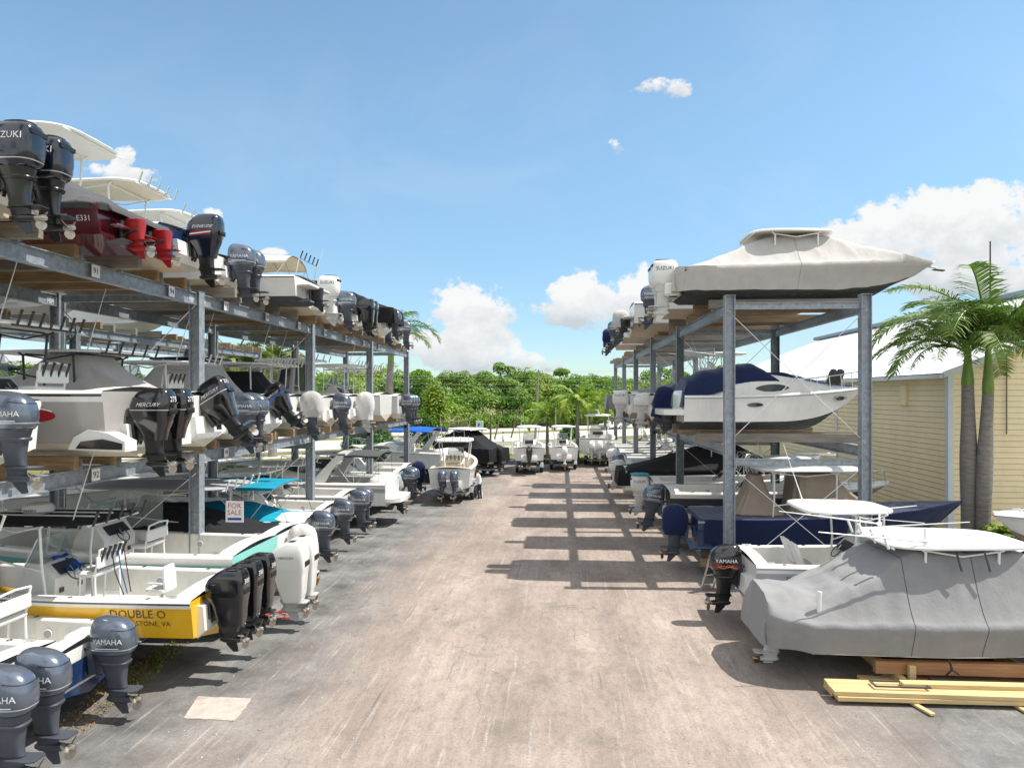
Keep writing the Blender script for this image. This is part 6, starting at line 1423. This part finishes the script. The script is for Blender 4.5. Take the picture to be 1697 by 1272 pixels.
for px,py,rx,rz_,s in CL:
    ca,cbb,ra,rb=(px-848.5)/FOC,(HOR-py)/FOC,rx/FOC,rz_/FOC
    dx=ma('MULTIPLY',ma('SUBTRACT',A,ca),1/ra); dz=ma('MULTIPLY',ma('SUBTRACT',Bv,cbb),1/rb)
    f=ma('MULTIPLY',ma('SUBTRACT',1.15,ma('ADD',ma('MULTIPLY',dx,dx),ma('MULTIPLY',dz,dz))),s)
    f=ma('MAXIMUM',f,-1.5)
    wt=ma('ADD',ma('POWER',ma('MAXIMUM',ma('ADD',f,.6),0.),2.),.0001); g=ma('MULTIPLY',dz,wt)
    if den is None: den,shade,wsum=f,g,wt
    else: den=ma('MAXIMUM',den,f); shade=ma('ADD',shade,g); wsum=ma('ADD',wsum,wt)
shade=ma('DIVIDE',shade,wsum)
d=ma('ADD',den,ma('MULTIPLY',ma('SUBTRACT',nf,.5),3.4)); d=ma('ADD',d,ma('MULTIPLY',ma('SUBTRACT',nb,.5),1.2)); d=ma('ADD',d,ma('MULTIPLY',ma('SUBTRACT',wnoise(60,6,.65,(2,5,0)),.5),1.5))
mr=N.new('ShaderNodeMapRange'); mr.interpolation_type='SMOOTHSTEP'; mr.inputs[1].default_value=.10; mr.inputs[2].default_value=.62; L.new(d,mr.inputs[0]); alpha=mr.outputs[0]
# faint high haze drawn out in streaks
hz=wnoise(3.0,6,.6,(5,2,0),.6); mh=N.new('ShaderNodeMapRange'); mh.inputs[1].default_value=.48; mh.inputs[2].default_value=.80; mh.inputs[4].default_value=.30; L.new(hz,mh.inputs[0])
alpha=ma('MAXIMUM',alpha,ma('MULTIPLY',mh.outputs[0],ma('SUBTRACT',1.,ma('MULTIPLY',Bv,1.4),None,True)))
front=ma('GREATER_THAN',sp.outputs[1],.05); alpha=ma('MULTIPLY',alpha,front)
# unseen broken cumulus, added behind the camera and overhead as fill light
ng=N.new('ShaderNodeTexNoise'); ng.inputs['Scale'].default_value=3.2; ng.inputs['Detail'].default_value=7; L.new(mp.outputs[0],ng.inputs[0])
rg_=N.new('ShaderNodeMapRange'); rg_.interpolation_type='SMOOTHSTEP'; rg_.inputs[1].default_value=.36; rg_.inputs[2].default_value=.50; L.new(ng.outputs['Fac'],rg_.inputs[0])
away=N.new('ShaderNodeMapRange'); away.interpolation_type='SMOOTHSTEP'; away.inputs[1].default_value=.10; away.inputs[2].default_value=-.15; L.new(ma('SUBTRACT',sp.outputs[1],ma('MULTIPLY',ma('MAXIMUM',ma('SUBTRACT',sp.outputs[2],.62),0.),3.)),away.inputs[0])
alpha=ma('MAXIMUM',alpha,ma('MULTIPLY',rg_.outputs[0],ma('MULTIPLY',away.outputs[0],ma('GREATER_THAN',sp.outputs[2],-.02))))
ms=N.new('ShaderNodeMapRange'); ms.inputs[1].default_value=-.75; ms.inputs[2].default_value=.30; L.new(ma('ADD',shade,ma('MULTIPLY',ma('SUBTRACT',wnoise(26,6,.6,(0,.02,0)),.5),1.6)),ms.inputs[0])
cc=N.new('ShaderNodeMix'); cc.data_type='RGBA'; L.new(ms.outputs[0],cc.inputs['Factor']); cc.inputs['A'].default_value=(3.0,3.3,3.55,1); cc.inputs['B'].default_value=(4.7,4.75,4.75,1)
ccs=N.new('ShaderNodeVectorMath'); ccs.operation='SCALE'; L.new(cc.outputs['Result'],ccs.inputs[0]); L.new(ma('ADD',1.,ma('MULTIPLY',away.outputs[0],.35)),ccs.inputs['Scale'])  # the added out-of-view clouds are brightened for more fill in the shade
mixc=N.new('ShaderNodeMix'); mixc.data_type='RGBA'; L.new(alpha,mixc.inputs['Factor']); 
tint=N.new('ShaderNodeVectorMath'); tint.operation='MULTIPLY'; tint.inputs[1].default_value=(.96,1.07,.98); L.new(sk.outputs[0],tint.inputs[0])
low=N.new('ShaderNodeMix'); low.data_type='RGBA'; lr_=N.new('ShaderNodeMapRange'); lr_.interpolation_type='SMOOTHSTEP'; lr_.inputs[1].default_value=.0; lr_.inputs[2].default_value=.42; L.new(sp.outputs[2],lr_.inputs[0]); L.new(lr_.outputs[0],low.inputs['Factor']); low.inputs['A'].default_value=(.62,.66,.80,1); low.inputs['B'].default_value=(1,1,1,1)
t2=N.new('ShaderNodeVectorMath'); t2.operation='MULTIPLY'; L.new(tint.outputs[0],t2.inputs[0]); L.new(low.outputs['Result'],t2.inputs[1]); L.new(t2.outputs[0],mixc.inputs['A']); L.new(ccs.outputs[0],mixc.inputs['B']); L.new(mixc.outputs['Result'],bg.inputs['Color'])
cam=bpy.data.cameras.new('camera'); co=bpy.data.objects.new('camera',cam); COL.objects.link(co); co.location=(0,0,CAMH); co.rotation_euler=(math.pi/2,0,TH)
cam.sensor_width=36; cam.lens=36*FOC/1697; cam.shift_y=(HOR-636)/1697; cam.clip_end=6000; cam.clip_start=.1
scene.camera=co
vs=scene.view_settings; vs.view_transform='Standard'; vs.look='None'; vs.exposure=0.42; vs.gamma=1
scene.cycles.max_bounces=6; scene.cycles.transparent_max_bounces=12; scene.cycles.caustics_reflective=False; scene.cycles.caustics_refractive=False
try: scene.cycles.use_denoising=True
except Exception: pass
